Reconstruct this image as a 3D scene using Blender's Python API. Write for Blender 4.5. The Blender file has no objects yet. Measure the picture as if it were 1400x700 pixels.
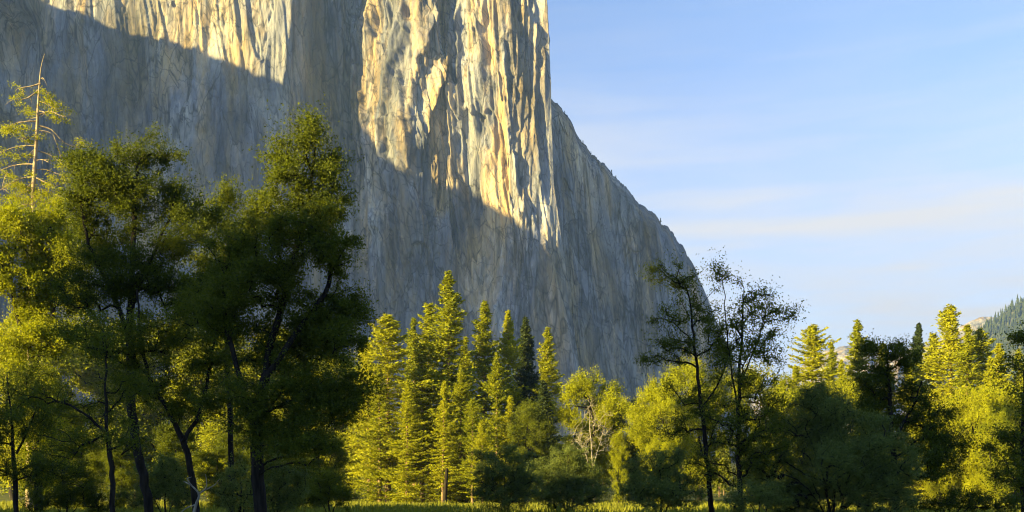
import bpy, math, random
import numpy as np
from mathutils import Vector

F = 1374.0            # focal length, in pixels of a 1400 px wide picture
HOR = 676.0           # picture row of the horizon
EYE = 1.7
PI = math.pi
scene = bpy.context.scene
COL = scene.collection

# ------------------------------------------------------------------ sun
SUN_H = np.array([-0.86, -0.51]); SUN_H /= np.linalg.norm(SUN_H)
SUN_EL = math.radians(13.0)
SUN = np.array([SUN_H[0]*math.cos(SUN_EL), SUN_H[1]*math.cos(SUN_EL), math.sin(SUN_EL)])

def at(px, py, d):
    return np.array([(px-700.0)/F*d, d, EYE+(HOR-py)/F*d])

# ------------------------------------------------------------------ noise
class Perlin:
    def __init__(self, seed):
        r = np.random.default_rng(seed)
        self.p = r.permutation(256).astype(np.int32)
        a = r.uniform(0, 2*PI, 256)
        self.g = np.stack([np.cos(a), np.sin(a)], 1)
    def __call__(self, x, y):
        x = np.asarray(x, float); y = np.asarray(y, float)
        xi = np.floor(x).astype(np.int64); yi = np.floor(y).astype(np.int64)
        xf = x-xi; yf = y-yi
        def grad(ix, iy, dx, dy):
            h = self.p[(self.p[ix & 255]+iy) & 255]
            gg = self.g[h]
            return gg[..., 0]*dx+gg[..., 1]*dy
        u = xf*xf*xf*(xf*(xf*6-15)+10); v = yf*yf*yf*(yf*(yf*6-15)+10)
        a = grad(xi, yi, xf, yf); b = grad(xi+1, yi, xf-1, yf)
        c = grad(xi, yi+1, xf, yf-1); d = grad(xi+1, yi+1, xf-1, yf-1)
        return (a+u*(b-a)+v*((c+u*(d-c))-(a+u*(b-a))))*1.5
def fbm(n, x, y, oct=4, gain=0.5):
    s = 0; a = 1.0; f = 1.0
    for k in range(oct):
        s = s+a*n(x*f+17.3*k, y*f-9.1*k); a *= gain; f *= 2.03
    return s
def sstep(a, b, x):
    t = np.clip((x-a)/(b-a), 0, 1); return t*t*(3-2*t)

# ------------------------------------------------------------------ objects
def tag(o, label=None, cat=None, group=None, kind=None):
    if label: o['label'] = label
    if cat: o['category'] = cat
    if group: o['group'] = group
    if kind: o['kind'] = kind
    return o
def mesh_np(name, V, Q, mat, smooth=False):
    me = bpy.data.meshes.new(name)
    V = np.ascontiguousarray(V, np.float32); Q = np.ascontiguousarray(Q, np.int32)
    k = Q.shape[1]
    me.vertices.add(len(V)); me.vertices.foreach_set('co', V.ravel())
    me.loops.add(Q.size); me.loops.foreach_set('vertex_index', Q.ravel())
    me.polygons.add(len(Q))
    me.polygons.foreach_set('loop_start', np.arange(0, Q.size, k, dtype=np.int32))
    me.polygons.foreach_set('loop_total', np.full(len(Q), k, np.int32))
    me.polygons.foreach_set('use_smooth', np.full(len(Q), smooth, bool))
    me.materials.append(mat)
    me.update(calc_edges=True)
    return me
def link(name, me, parent=None):
    o = bpy.data.objects.new(name, me); COL.objects.link(o)
    if parent is not None: o.parent = parent
    return o
def grid_quads(nr, nc):
    i = np.arange((nr-1)*(nc-1)); r = i//(nc-1); c = i % (nc-1)
    a = r*nc+c
    return np.stack([a, a+1, a+nc+1, a+nc], 1)

# ------------------------------------------------------------------ materials
def new_mat(name):
    m = bpy.data.materials.new(name); m.use_nodes = True
    nt = m.node_tree; nt.nodes.clear()
    return m, nt, nt.nodes.new('ShaderNodeOutputMaterial')
def N(nt, t, **kw):
    n = nt.nodes.new(t)
    for k, v in kw.items(): setattr(n, k, v)
    return n
def ramp(nt, stops, interp='LINEAR'):
    r = nt.nodes.new('ShaderNodeValToRGB'); r.color_ramp.interpolation = interp
    e = r.color_ramp.elements
    while len(e) < len(stops): e.new(0.5)
    for k, (p, c) in enumerate(stops):
        e[k].position = p; e[k].color = (*c, 1) if len(c) == 3 else c
    return r
def leaf_mat(name, c1, c2, trans=0.35, tcol=1.25):
    """leaves: every leaf its own tint between c1 and c2, some light passing through"""
    m, nt, out = new_mat(name)
    geo = N(nt, 'ShaderNodeNewGeometry'); oi = N(nt, 'ShaderNodeObjectInfo')
    tc = N(nt, 'ShaderNodeTexCoord')
    no = N(nt, 'ShaderNodeTexNoise'); no.inputs['Scale'].default_value = 0.55; no.inputs['Detail'].default_value = 2
    nt.links.new(tc.outputs['Object'], no.inputs['Vector'])
    m1 = N(nt, 'ShaderNodeMath', operation='MULTIPLY_ADD'); m1.inputs[1].default_value = 0.5; m1.inputs[2].default_value = -0.14
    nt.links.new(geo.outputs['Random Per Island'], m1.inputs[0])
    m2 = N(nt, 'ShaderNodeMath', operation='MULTIPLY_ADD'); m2.inputs[1].default_value = 0.40
    nt.links.new(oi.outputs['Random'], m2.inputs[0]); nt.links.new(m1.outputs[0], m2.inputs[2])
    m3 = N(nt, 'ShaderNodeMath', operation='MULTIPLY_ADD'); m3.inputs[1].default_value = 0.5
    nt.links.new(no.outputs['Fac'], m3.inputs[0]); nt.links.new(m2.outputs[0], m3.inputs[2])
    r = ramp(nt, [(0.15, c1), (0.95, c2)])
    nt.links.new(m3.outputs[0], r.inputs['Fac'])
    d = N(nt, 'ShaderNodeBsdfPrincipled'); d.inputs['Roughness'].default_value = 0.55
    d.inputs['Specular IOR Level'].default_value = 0.10
    nt.links.new(r.outputs['Color'], d.inputs['Base Color'])
    t = N(nt, 'ShaderNodeBsdfTranslucent')
    tm = N(nt, 'ShaderNodeMix', data_type='RGBA', blend_type='MULTIPLY')
    tm.inputs[0].default_value = 1.0
    tm.inputs[7].default_value = (tcol*1.15, tcol*1.1, tcol*0.5, 1)
    nt.links.new(r.outputs['Color'], tm.inputs[6]); nt.links.new(tm.outputs[2], t.inputs['Color'])
    mx = N(nt, 'ShaderNodeMixShader'); mx.inputs[0].default_value = trans
    nt.links.new(d.outputs[0], mx.inputs[1]); nt.links.new(t.outputs[0], mx.inputs[2])
    nt.links.new(mx.outputs[0], out.inputs['Surface'])
    return m
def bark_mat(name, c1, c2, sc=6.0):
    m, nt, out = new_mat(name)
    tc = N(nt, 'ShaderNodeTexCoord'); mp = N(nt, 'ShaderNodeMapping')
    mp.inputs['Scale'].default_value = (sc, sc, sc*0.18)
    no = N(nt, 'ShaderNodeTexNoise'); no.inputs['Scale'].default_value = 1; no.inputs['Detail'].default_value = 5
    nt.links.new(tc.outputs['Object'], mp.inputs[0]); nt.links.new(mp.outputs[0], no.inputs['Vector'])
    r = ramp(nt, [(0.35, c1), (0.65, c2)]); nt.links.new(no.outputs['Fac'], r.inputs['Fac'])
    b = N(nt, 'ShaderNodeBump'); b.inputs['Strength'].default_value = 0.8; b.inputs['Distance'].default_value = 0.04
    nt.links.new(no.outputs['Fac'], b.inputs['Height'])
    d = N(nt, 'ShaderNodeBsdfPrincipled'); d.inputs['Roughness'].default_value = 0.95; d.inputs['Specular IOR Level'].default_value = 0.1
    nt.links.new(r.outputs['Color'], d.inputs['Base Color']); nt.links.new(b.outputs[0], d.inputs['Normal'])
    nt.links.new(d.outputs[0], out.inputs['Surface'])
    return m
def rock_mat():
    m, nt, out = new_mat('granite')
    tc = N(nt, 'ShaderNodeTexCoord')
    def noise(scale, detail=5, rough=0.6, dist=0.0):
        mp = N(nt, 'ShaderNodeMapping'); mp.inputs['Scale'].default_value = scale
        no = N(nt, 'ShaderNodeTexNoise'); no.inputs['Scale'].default_value = 1
        no.inputs['Detail'].default_value = detail; no.inputs['Roughness'].default_value = rough
        no.inputs['Distortion'].default_value = dist
        nt.links.new(tc.outputs['Object'], mp.inputs[0]); nt.links.new(mp.outputs[0], no.inputs['Vector'])
        return no
    n1 = noise((1/70, 1/70, 1/160), 6, 0.62, 0.6)        # broad patches
    n2 = noise((1/13, 1/13, 1/420), 4, 0.6)                # water streaks
    n3 = noise((1/3.5, 1/3.5, 1/9), 6, 0.7)              # grain
    n4 = noise((1/38, 1/38, 1/240), 5, 0.62, 0.5)         # tan lichen / fresh rock
    base = ramp(nt, [(0.28, (0.092, 0.098, 0.125)), (0.46, (0.163, 0.168, 0.203)), (0.62, (0.262, 0.252, 0.247)), (0.8, (0.41, 0.385, 0.36))])
    nt.links.new(n1.outputs['Fac'], base.inputs['Fac'])
    tan = N(nt, 'ShaderNodeMix', data_type='RGBA'); tan.inputs[7].default_value = (0.40, 0.27, 0.11, 1)
    tf = ramp(nt, [(0.45, (0, 0, 0)), (0.64, (0.7, 0.7, 0.7))]); nt.links.new(n4.outputs['Fac'], tf.inputs['Fac'])
    nt.links.new(tf.outputs['Color'], tan.inputs[0]); nt.links.new(base.outputs['Color'], tan.inputs[6])
    st = N(nt, 'ShaderNodeMix', data_type='RGBA', blend_type='MULTIPLY'); st.inputs[0].default_value = 1.0
    sr = ramp(nt, [(0.30, (0.38, 0.39, 0.42)), (0.46, (0.9, 0.9, 0.9)), (0.7, (1.0, 1.0, 1.0)), (0.8, (1.25, 1.22, 1.15))])
    nt.links.new(n2.outputs['Fac'], sr.inputs['Fac'])
    nt.links.new(tan.outputs[2], st.inputs[6]); nt.links.new(sr.outputs['Color'], st.inputs[7])
    gr = N(nt, 'ShaderNodeMix', data_type='RGBA', blend_type='MULTIPLY'); gr.inputs[0].default_value = 0.5
    g2 = ramp(nt, [(0.3, (0.55, 0.55, 0.56)), (0.7, (1.25, 1.24, 1.22))]); nt.links.new(n3.outputs['Fac'], g2.inputs['Fac'])
    nt.links.new(st.outputs[2], gr.inputs[6]); nt.links.new(g2.outputs['Color'], gr.inputs[7])
    # cracks: thin dark upright joints and a few slanting ones; pale scars
    n6 = noise((1/85, 1/85, 1/170), 3, 0.55, 0.3)
    msk = ramp(nt, [(0.40, (0.25,)*3), (0.56, (1.0,)*3)]); nt.links.new(n6.outputs['Fac'], msk.inputs['Fac'])
    def crack(col, rot, scale, w, tint, amount, at_=0.5):
        r0 = N(nt, 'ShaderNodeMapping'); r0.inputs['Rotation'].default_value = rot
        nt.links.new(tc.outputs['Object'], r0.inputs[0])
        mp = N(nt, 'ShaderNodeMapping'); mp.inputs['Scale'].default_value = scale
        nt.links.new(r0.outputs[0], mp.inputs[0])
        no = N(nt, 'ShaderNodeTexNoise'); no.inputs['Scale'].default_value = 1; no.inputs['Detail'].default_value = 2.2; no.inputs['Roughness'].default_value = 0.55
        nt.links.new(mp.outputs[0], no.inputs['Vector'])
        rr = ramp(nt, [(at_-w, (0, 0, 0)), (at_, (amount,)*3), (at_+w, (0, 0, 0))]); nt.links.new(no.outputs['Fac'], rr.inputs['Fac'])
        m_ = N(nt, 'ShaderNodeMix', data_type='RGBA', blend_type='MULTIPLY'); m_.inputs[7].default_value = (*tint, 1)
        ml = N(nt, 'ShaderNodeMath', operation='MULTIPLY'); nt.links.new(rr.outputs['Color'], ml.inputs[0]); nt.links.new(msk.outputs['Color'], ml.inputs[1])
        nt.links.new(ml.outputs[0], m_.inputs[0]); nt.links.new(col, m_.inputs[6])
        return m_.outputs[2]
    n5 = noise((1/110, 1/110, 1/420), 4, 0.55, 0.4)
    bd = N(nt, 'ShaderNodeMix', data_type='RGBA', blend_type='MULTIPLY'); bd.inputs[0].default_value = 1.0
    br = ramp(nt, [(0.36, (0.50, 0.53, 0.58)), (0.5, (0.90, 0.90, 0.90)), (0.64, (1.28, 1.26, 1.22))]); nt.links.new(n5.outputs['Fac'], br.inputs['Fac'])
    nt.links.new(gr.outputs[2], bd.inputs[6]); nt.links.new(br.outputs['Color'], bd.inputs[7])
    col = bd.outputs[2]
    col = crack(col, (0, 0.05, 0), (1/30, 1/30, 1/420), 0.026, (0.30, 0.31, 0.34), 0.9)
    col = crack(col, (0, -0.12, 0.5), (1/38, 1/38, 1/300), 0.020, (0.28, 0.29, 0.32), 0.9, 0.46)
    col = crack(col, (0, 0.45, 0), (1/34, 1/34, 1/150), 0.016, (0.32, 0.33, 0.36), 0.85, 0.53)
    col = crack(col, (0, 1.2, 0.3), (1/46, 1/46, 1/120), 0.013, (0.35, 0.36, 0.38), 0.8, 0.48)
    col = crack(col, (0, 0.02, 0.9), (1/34, 1/34, 1/420), 0.024, (1.6, 1.57, 1.5), 0.8, 0.57)
    # slabs: angular plates of slightly different tone, parted by joints
    wn = noise((1/45, 1/45, 1/110), 3, 0.5)
    hts = []
    for sc_, lo, hi, edge, amt in (((1/34, 1/34, 1/150), 0.82, 1.32, 0.018, 0.7), ((1/12, 1/12, 1/46), 0.90, 1.22, 0.026, 0.45)):
        mp = N(nt, 'ShaderNodeMapping'); mp.inputs['Scale'].default_value = sc_; mp.inputs['Rotation'].default_value = (0.05, 0.10, 0.4)
        nt.links.new(tc.outputs['Object'], mp.inputs[0])
        wv = N(nt, 'ShaderNodeMix', data_type='VECTOR'); wv.inputs[0].default_value = 0.35
        av = N(nt, 'ShaderNodeVectorMath', operation='ADD'); nt.links.new(mp.outputs[0], av.inputs[0])
        sv = N(nt, 'ShaderNodeVectorMath', operation='SCALE'); sv.inputs['Scale'].default_value = 0.8
        nt.links.new(wn.outputs['Color'], sv.inputs[0]); nt.links.new(sv.outputs[0], av.inputs[1])
        nt.nodes.remove(wv)
        vo = N(nt, 'ShaderNodeTexVoronoi', feature='F1'); vo.inputs['Scale'].default_value = 1
        ve = N(nt, 'ShaderNodeTexVoronoi', feature='DISTANCE_TO_EDGE'); ve.inputs['Scale'].default_value = 1
        nt.links.new(av.outputs[0], vo.inputs['Vector']); nt.links.new(av.outputs[0], ve.inputs['Vector'])
        sx = N(nt, 'ShaderNodeSeparateColor'); nt.links.new(vo.outputs['Color'], sx.inputs[0])
        mr = N(nt, 'ShaderNodeMapRange'); mr.inputs['To Min'].default_value = lo; mr.inputs['To Max'].default_value = hi
        nt.links.new(sx.outputs[0], mr.inputs['Value'])
        er = ramp(nt, [(0.0, (1-amt,)*3), (edge, (1, 1, 1))]); nt.links.new(ve.outputs['Distance'], er.inputs['Fac'])
        mm = N(nt, 'ShaderNodeMath', operation='MULTIPLY'); nt.links.new(mr.outputs[0], mm.inputs[0]); nt.links.new(er.outputs['Color'], mm.inputs[1])
        mc = N(nt, 'ShaderNodeMix', data_type='RGBA', blend_type='MULTIPLY'); mc.inputs[0].default_value = 0.85
        nt.links.new(col, mc.inputs[6]); nt.links.new(mm.outputs[0], mc.inputs[7]); col = mc.outputs[2]
        hts.append(sx.outputs[1])
    b1 = N(nt, 'ShaderNodeBump'); b1.inputs['Strength'].default_value = 0.8; b1.inputs['Distance'].default_value = 2.2
    nt.links.new(n3.outputs['Fac'], b1.inputs['Height'])
    d = N(nt, 'ShaderNodeBsdfPrincipled'); d.inputs['Roughness'].default_value = 0.9; d.inputs['Specular IOR Level'].default_value = 0.2
    nt.links.new(col, d.inputs['Base Color']); 
    last = b1
    for h_, dist_ in zip(hts, (5.0, 2.2)):
        b2 = N(nt, 'ShaderNodeBump'); b2.inputs['Strength'].default_value = 0.7; b2.inputs['Distance'].default_value = dist_
        nt.links.new(h_, b2.inputs['Height']); nt.links.new(last.outputs[0], b2.inputs['Normal']); last = b2
    nt.links.new(last.outputs[0], d.inputs['Normal'])
    nt.links.new(d.outputs[0], out.inputs['Surface'])
    return m
def ground_mat(name, c1, c2, sc=0.3):
    m, nt, out = new_mat(name)
    tc = N(nt, 'ShaderNodeTexCoord')
    no = N(nt, 'ShaderNodeTexNoise'); no.inputs['Scale'].default_value = sc; no.inputs['Detail'].default_value = 8; no.inputs['Roughness'].default_value = 0.65
    nt.links.new(tc.outputs['Object'], no.inputs['Vector'])
    r = ramp(nt, [(0.35, c1), (0.65, c2)]); nt.links.new(no.outputs['Fac'], r.inputs['Fac'])
    d = N(nt, 'ShaderNodeBsdfPrincipled'); d.inputs['Roughness'].default_value = 0.95; d.inputs['Specular IOR Level'].default_value = 0.1
    nt.links.new(r.outputs['Color'], d.inputs['Base Color']); nt.links.new(d.outputs[0], out.inputs['Surface'])
    return m

M_ROCK = rock_mat()
M_CONIF = leaf_mat('conifer_needles', (0.10, 0.125, 0.008), (0.33, 0.325, 0.012), 0.40)
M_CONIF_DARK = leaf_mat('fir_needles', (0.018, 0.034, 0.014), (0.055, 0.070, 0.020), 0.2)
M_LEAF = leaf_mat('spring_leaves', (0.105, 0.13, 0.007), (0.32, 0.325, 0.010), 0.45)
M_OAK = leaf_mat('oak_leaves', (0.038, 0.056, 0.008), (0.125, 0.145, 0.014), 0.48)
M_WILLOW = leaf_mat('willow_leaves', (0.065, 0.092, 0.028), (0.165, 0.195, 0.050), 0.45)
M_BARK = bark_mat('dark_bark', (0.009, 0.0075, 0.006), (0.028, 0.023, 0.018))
M_PINE_BARK = bark_mat('pine_bark', (0.10, 0.065, 0.04), (0.22, 0.15, 0.09), 3)
M_DEAD = bark_mat('bleached_wood', (0.15, 0.13, 0.105), (0.30, 0.265, 0.215), 5)
M_SNAG = bark_mat('weathered_wood', (0.16, 0.12, 0.08), (0.34, 0.27, 0.19), 4)
M_GRASS = leaf_mat('grass_blades', (0.10, 0.12, 0.012), (0.20, 0.20, 0.025), 0.35)
M_GROUND = ground_mat('meadow_soil', (0.05, 0.055, 0.012), (0.11, 0.115, 0.02), 0.15)

# ------------------------------------------------------------------ foliage and wood
def leaf_quads(C, rng, ln, wd, axis=None, up=0.6, jit=1.0):
    """one rhombic leaf per centre; normals lean upward by `up`"""
    n = len(C)
    nrm = rng.normal(size=(n, 3))*jit; nrm[:, 2] += up
    nrm /= np.linalg.norm(nrm, axis=1, keepdims=True)+1e-9
    a = rng.normal(size=(n, 3)) if axis is None else axis+rng.normal(size=(n, 3))*0.35
    a -= nrm*np.sum(a*nrm, 1, keepdims=True)
    a /= np.linalg.norm(a, axis=1, keepdims=True)+1e-9
    b = np.cross(nrm, a)
    L = (ln*rng.uniform(0.5, 1.4, n))[:, None]*0.5; W = (wd*rng.uniform(0.65, 1.3, n))[:, None]*0.5
    V = np.stack([C-a*L, C+b*W-a*L*0.1, C+a*L, C-b*W-a*L*0.1], 1).reshape(-1, 3)
    return V, np.arange(4*n).reshape(n, 4)
class Wood:
    def __init__(self, sides=6): self.V = []; self.Q = []; self.n = 0; self.s = sides
    def seg(self, p, q, r0, r1, s=None):
        s = s or self.s
        d = q-p; L = np.linalg.norm(d)
        if L < 1e-6: return
        d = d/L
        h = np.array([1.0, 0, 0]) if abs(d[0]) < 0.8 else np.array([0, 1.0, 0])
        a = np.cross(d, h); a /= np.linalg.norm(a); b = np.cross(d, a)
        t = np.arange(s)*2*PI/s
        ring = np.cos(t)[:, None]*a+np.sin(t)[:, None]*b
        self.V += [p-d*r0*0.3+ring*r0, q+d*r1*0.3+ring*r1]
        i = np.arange(s); j = (i+1) % s
        self.Q.append(np.stack([i, j, j+s, i+s], 1)+self.n); self.n += 2*s
    def tube(self, P, R, s=None):
        """one continuous tapering tube along the points P"""
        s = s or self.s; P = np.asarray(P, float); n = len(P)
        T = np.gradient(P, axis=0); T /= np.linalg.norm(T, axis=1, keepdims=True)+1e-9
        t = np.arange(s)*2*PI/s
        a0 = None
        for k in range(n):
            if a0 is None:
                h = np.array([1.0, 0, 0]) if abs(T[k][0]) < 0.8 else np.array([0, 1.0, 0])
                a0 = np.cross(T[k], h)
            a0 = a0-T[k]*np.dot(a0, T[k]); a0 /= np.linalg.norm(a0)+1e-9
            b = np.cross(T[k], a0)
            self.V.append(P[k]+(np.cos(t)[:, None]*a0+np.sin(t)[:, None]*b)*R[k])
        i = np.arange(s); j = (i+1) % s
        for k in range(n-1):
            self.Q.append(np.stack([i, j, j+s, i+s], 1)+self.n+k*s)
        self.n += n*s
    def mesh(self, name, mat):
        return mesh_np(name, np.concatenate(self.V), np.concatenate(self.Q), mat, True)

def smooth_poly(P, k=5):
    P = np.asarray(P, float)
    out = []
    for i in range(len(P)-1):
        p0 = P[max(i-1, 0)]; p1 = P[i]; p2 = P[i+1]; p3 = P[min(i+2, len(P)-1)]
        for t in np.arange(k)/k:
            out.append(0.5*((2*p1)+(p2-p0)*t+(2*p0-5*p1+4*p2-p3)*t*t+(3*p1-p0-3*p2+p3)*t**3))
    out.append(P[-1]); return np.array(out)

def broadleaf(seed, stems, lobes, dens=10.0, per=110, leaf=0.13, aspect=0.6, clump=0.55, tip=0.012,
              trunk_r=None, bark=None, leaves=None, flat=0.8, up=0.15, shell=0.45, twigs=True):
    """stems: polylines; lobes: (x,y,z,rx,ry,rz). Branches grow from the stems to points spread through the
    lobes, and leaves cluster round those points. Returns (trunk mesh, crown mesh)."""
    rng = np.random.default_rng(seed)
    A = []
    for (x, y, z, rx, ry, rz) in lobes:
        n = max(2, int(dens*(rx*rz+rx*ry+ry*rz)/1.0))
        d = rng.normal(size=(n, 3)); d /= np.linalg.norm(d, axis=1, keepdims=True)
        r = rng.uniform(0, 1, n)**shell
        r *= rng.uniform(0.8, 1.15, n)
        A.append(np.array([x, y, z])+d*r[:, None]*np.array([rx, ry, rz]))
    A = np.concatenate(A)
    zmin = min(p[2] for s in stems for p in s)
    A = A[A[:, 2] > zmin+0.25]
    pos = []; par = []; fixed = []
    for s in stems:
        S = smooth_poly(s, 5)
        S[1:-1] += rng.normal(size=(len(S)-2, 3))*0.03
        start = len(pos)
        for k, p in enumerate(S):
            if k == 0 and start:
                dd = np.linalg.norm(np.array(pos)-p, axis=1); j = int(np.argmin(dd))
                par.append(j if dd[j] < 0.8 else -1)
            else:
                par.append(len(pos)-1 if k else -1)
            pos.append(p); fixed.append(True)
    nst = len(pos)
    cap = nst+len(A)*4+8
    PA = np.zeros((cap, 3)); PA[:nst] = pos; n = nst
    order = np.argsort([np.min(np.linalg.norm(PA[:nst]-a, axis=1)) for a in A])
    tipn = []
    for ai in order:
        a = A[ai]
        v = a-PA[:n]; d = np.linalg.norm(v, axis=1)
        cost = d+np.maximum(0, -v[:, 2]+0.25*d)*0.9
        j = int(np.argmin(cost)); p = PA[j]; L = d[j]
        k = 3 if L > 0.8 else 2
        last = j
        off = rng.normal(size=3)*0.10*L; off[2] += 0.10*L
        for i in range(1, k+1):
            t = i/k
            q = p+(a-p)*t+off*4*t*(1-t)*0.6
            PA[n] = q; par.append(last); last = n; n += 1
        tipn.append(last)
    par = np.array(par)
    # thickness by the pipe rule
    w = np.zeros(n)
    for t in tipn: w[t] += 1.0
    for i in range(n-1, -1, -1):
        if par[i] >= 0 and par[i] < i: w[par[i]] += w[i]
    r = tip*np.power(np.maximum(w, 0.6), 0.46)
    if trunk_r:
        zz = PA[:nst, 2]; base = zz.min(); top = zz.max()
        tr = trunk_r*(1-0.8*(zz-base)/(top-base+1e-6))
        m0 = (len(stems[0])-1)*5+1
        tr[m0:] *= 0.55
        r[:nst] = np.maximum(np.minimum(r[:nst], tr*1.2), tr*0.75)
    W = Wood(6)
    i0 = 0
    for s in stems:
        m = (len(s)-1)*5+1
        W.tube(PA[i0:i0+m], r[i0:i0+m], 9); i0 += m
    for i in range(nst, n):
        j = par[i]
        W.seg(PA[j], PA[i], min(r[j], r[i]*1.35), r[i], 4 if r[i] < 0.03 else 6)
    wood = W.mesh('trunk', bark)
    if leaves is None: return wood, None
    T = PA[tipn]; Tp = PA[par[tipn]]
    cnt = np.maximum(4, rng.normal(per, per*0.45, len(T))).astype(int)
    idx = np.repeat(np.arange(len(T)), cnt)
    g = np.clip(rng.normal(size=(len(idx), 3)), -1.5, 1.5)
    sz = clump*rng.uniform(0.45, 1.5, len(T))
    ax = T-Tp; ax[:, 2] += 0.25*np.linalg.norm(ax, axis=1); ax /= np.linalg.norm(ax, axis=1, keepdims=True)+1e-9
    ax = ax+rng.normal(size=ax.shape)*0.35; ax /= np.linalg.norm(ax, axis=1, keepdims=True)
    C = T[idx]+g*sz[idx][:, None]*np.array([0.42, 0.42, 0.42*flat])+ax[idx]*(np.clip(rng.normal(size=(len(idx), 1)), -1.5, 1.3)*0.72+0.05)*sz[idx][:, None]
    k = rng.random(len(idx)) < 0.18
    C[k] = (Tp[idx]+(T[idx]-Tp[idx])*rng.random((len(idx), 1)))[k]+g[k]*0.18*clump
    # leaves hang in little sub-sprays
    V, Q = leaf_quads(C, rng, leaf, leaf*aspect, up=up)
    return wood, mesh_np('crown', V, Q, leaves)

def conifer(seed, H, R, base=0.12, bark=None, leaves=None, dens=1.0, spray=0.42, bare_top=0.0, ragged=0.25,
            droop=0.12, power=0.8, trunk_r=None, whorl=0.5, limb_r=0.035, tuft=False, lean=0.0):
    rng = np.random.default_rng(seed)
    W = Wood(6)
    tr = trunk_r or H*0.011
    k = 14
    zz = np.linspace(0, H, k)
    tx = np.cumsum(rng.normal(size=k))*H*0.0012+lean*zz; ty = np.cumsum(rng.normal(size=k))*H*0.0012
    P = np.stack([tx, ty, zz], 1)
    W.tube(P, tr*(1-0.96*(zz/H)**0.9)+0.012, 8)
    C = []; AX = []
    z = base*H; crown_h = H*(1-base)
    gaps = [(g0, g0+H*rng.uniform(0.03, 0.10), rng.uniform(0, 2*PI), rng.uniform(0.5, 1.3)) for g0 in rng.uniform(0.05*H, 0.92*H, 12)]
    side_amp = 0.12+0.2*ragged
    ph = rng.uniform(0, 6.28)
    while z < H*(1-bare_top*0.35):
        t = (z-base*H)/crown_h
        prof = (1-t)**power*(0.55+0.45*min(1, t/0.16+0.25))
        prof *= 1+side_amp*math.sin(t*17+ph)*0.6
        nb = rng.integers(4, 7) if not tuft else rng.integers(2, 4)
        a0 = rng.uniform(0, 2*PI)
        for b in range(nb):
            az = a0+b*2*PI/nb+rng.normal()*0.3
            L = R*prof*rng.uniform(1-ragged*1.5, 1.08)*(1+0.28*math.sin(az+t*9+ph)*math.sin(t*23+2*ph))+0.12
            if rng.random() < 0.06*(1+ragged): L *= 0.35
            if L < 0.12: continue
            if any(za < z < zb and abs((az-aa+PI) % (2*PI)-PI) < wa for za, zb, aa, wa in gaps): L *= rng.uniform(0.15, 0.5)
            el = math.radians(-14+55*t**1.3)+rng.normal()*0.12
            o = np.array([np.interp(z, zz, tx), np.interp(z, zz, ty), z])
            dh = np.array([math.cos(az), math.sin(az), 0])
            s = np.linspace(0, 1, 6)
            pts = o+dh*(s*L*math.cos(el))[:, None]
            pts[:, 2] += s*L*math.sin(el)-droop*L*np.sin(s*PI*0.9)+droop*0.5*L*s**3
            if tuft: pts[1:, 0:2] += rng.normal(size=(5, 2))*0.05*L
            rr = limb_r*(0.35+0.65*(1-t))*np.linspace(1, 0.25, 6)*(1 if L > 0.6 else 0.6)
            W.tube(pts, rr, 4)
            bare = rng.random() < (bare_top*(0.6+t))
            if bare: continue
            n = int(dens*(9+L*26)*(0.45 if tuft else 1.0))
            u = rng.uniform(0.1 if not tuft else 0.35, 1.03, n)
            if tuft: u = 0.25+0.75*np.clip(np.round(u*4)/4+rng.normal(size=n)*0.05, 0, 1.02)
            c = np.stack([np.interp(u, s, pts[:, q]) for q in range(3)], 1)
            lat = np.array([-dh[1], dh[0], 0])
            wv = rng.normal(size=n)*(0.22*L*(1.15-u)*1.0+0.16)
            c += lat*wv[:, None]
            c[:, 2] += rng.normal(size=n)*0.10-np.abs(wv)*0.2+0.05
            ax = dh*1.0+lat*np.sign(wv)[:, None]*0.8; ax = ax+np.array([0, 0, 0.15])
            C.append(c); AX.append(ax)
        z += whorl*rng.uniform(0.7, 1.3)*(1.0 if t < 0.7 else 0.7)
    # leader
    n = int(40*dens)
    if bare_top == 0:
        c = np.zeros((n, 3)); zt = H*(1-0.05*rng.random(n)); c[:, 2] = zt
        c[:, 0] = np.interp(zt, zz, tx)+rng.normal(size=n)*0.12; c[:, 1] = np.interp(zt, zz, ty)+rng.normal(size=n)*0.12
        C.append(c); AX.append(np.tile([0, 0, 1.0], (n, 1)))
    C = np.concatenate(C); AX = np.concatenate(AX)
    V, Q = leaf_quads(C, rng, spray, spray*0.42, axis=AX, up=0.25, jit=0.8)
    return W.mesh('trunk', bark), mesh_np('crown', V, Q, leaves)

def tree(name, meshes, loc, label, cat='tree', group=None, rz=0.0, sc=(1, 1, 1)):
    e = bpy.data.objects.new(name, None); COL.objects.link(e)
    e.location = Vector(loc); e.rotation_euler = (0, 0, rz); e.scale = sc
    e.empty_display_size = 0.5
    tag(e, label, cat, group)
    link('trunk', meshes[0], e)
    if meshes[1] is not None: link('crown', meshes[1], e)
    return e
def copy_tree(src, loc, label, rz, sc, group=None):
    c = src.copy(); COL.objects.link(c)
    c.location = Vector(loc); c.rotation_euler = (0, 0, rz); c.scale = sc
    c['label'] = label
    if group: c['group'] = group
    for ch in src.children:
        k = ch.copy(); COL.objects.link(k); k.parent = c
    return c

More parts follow.
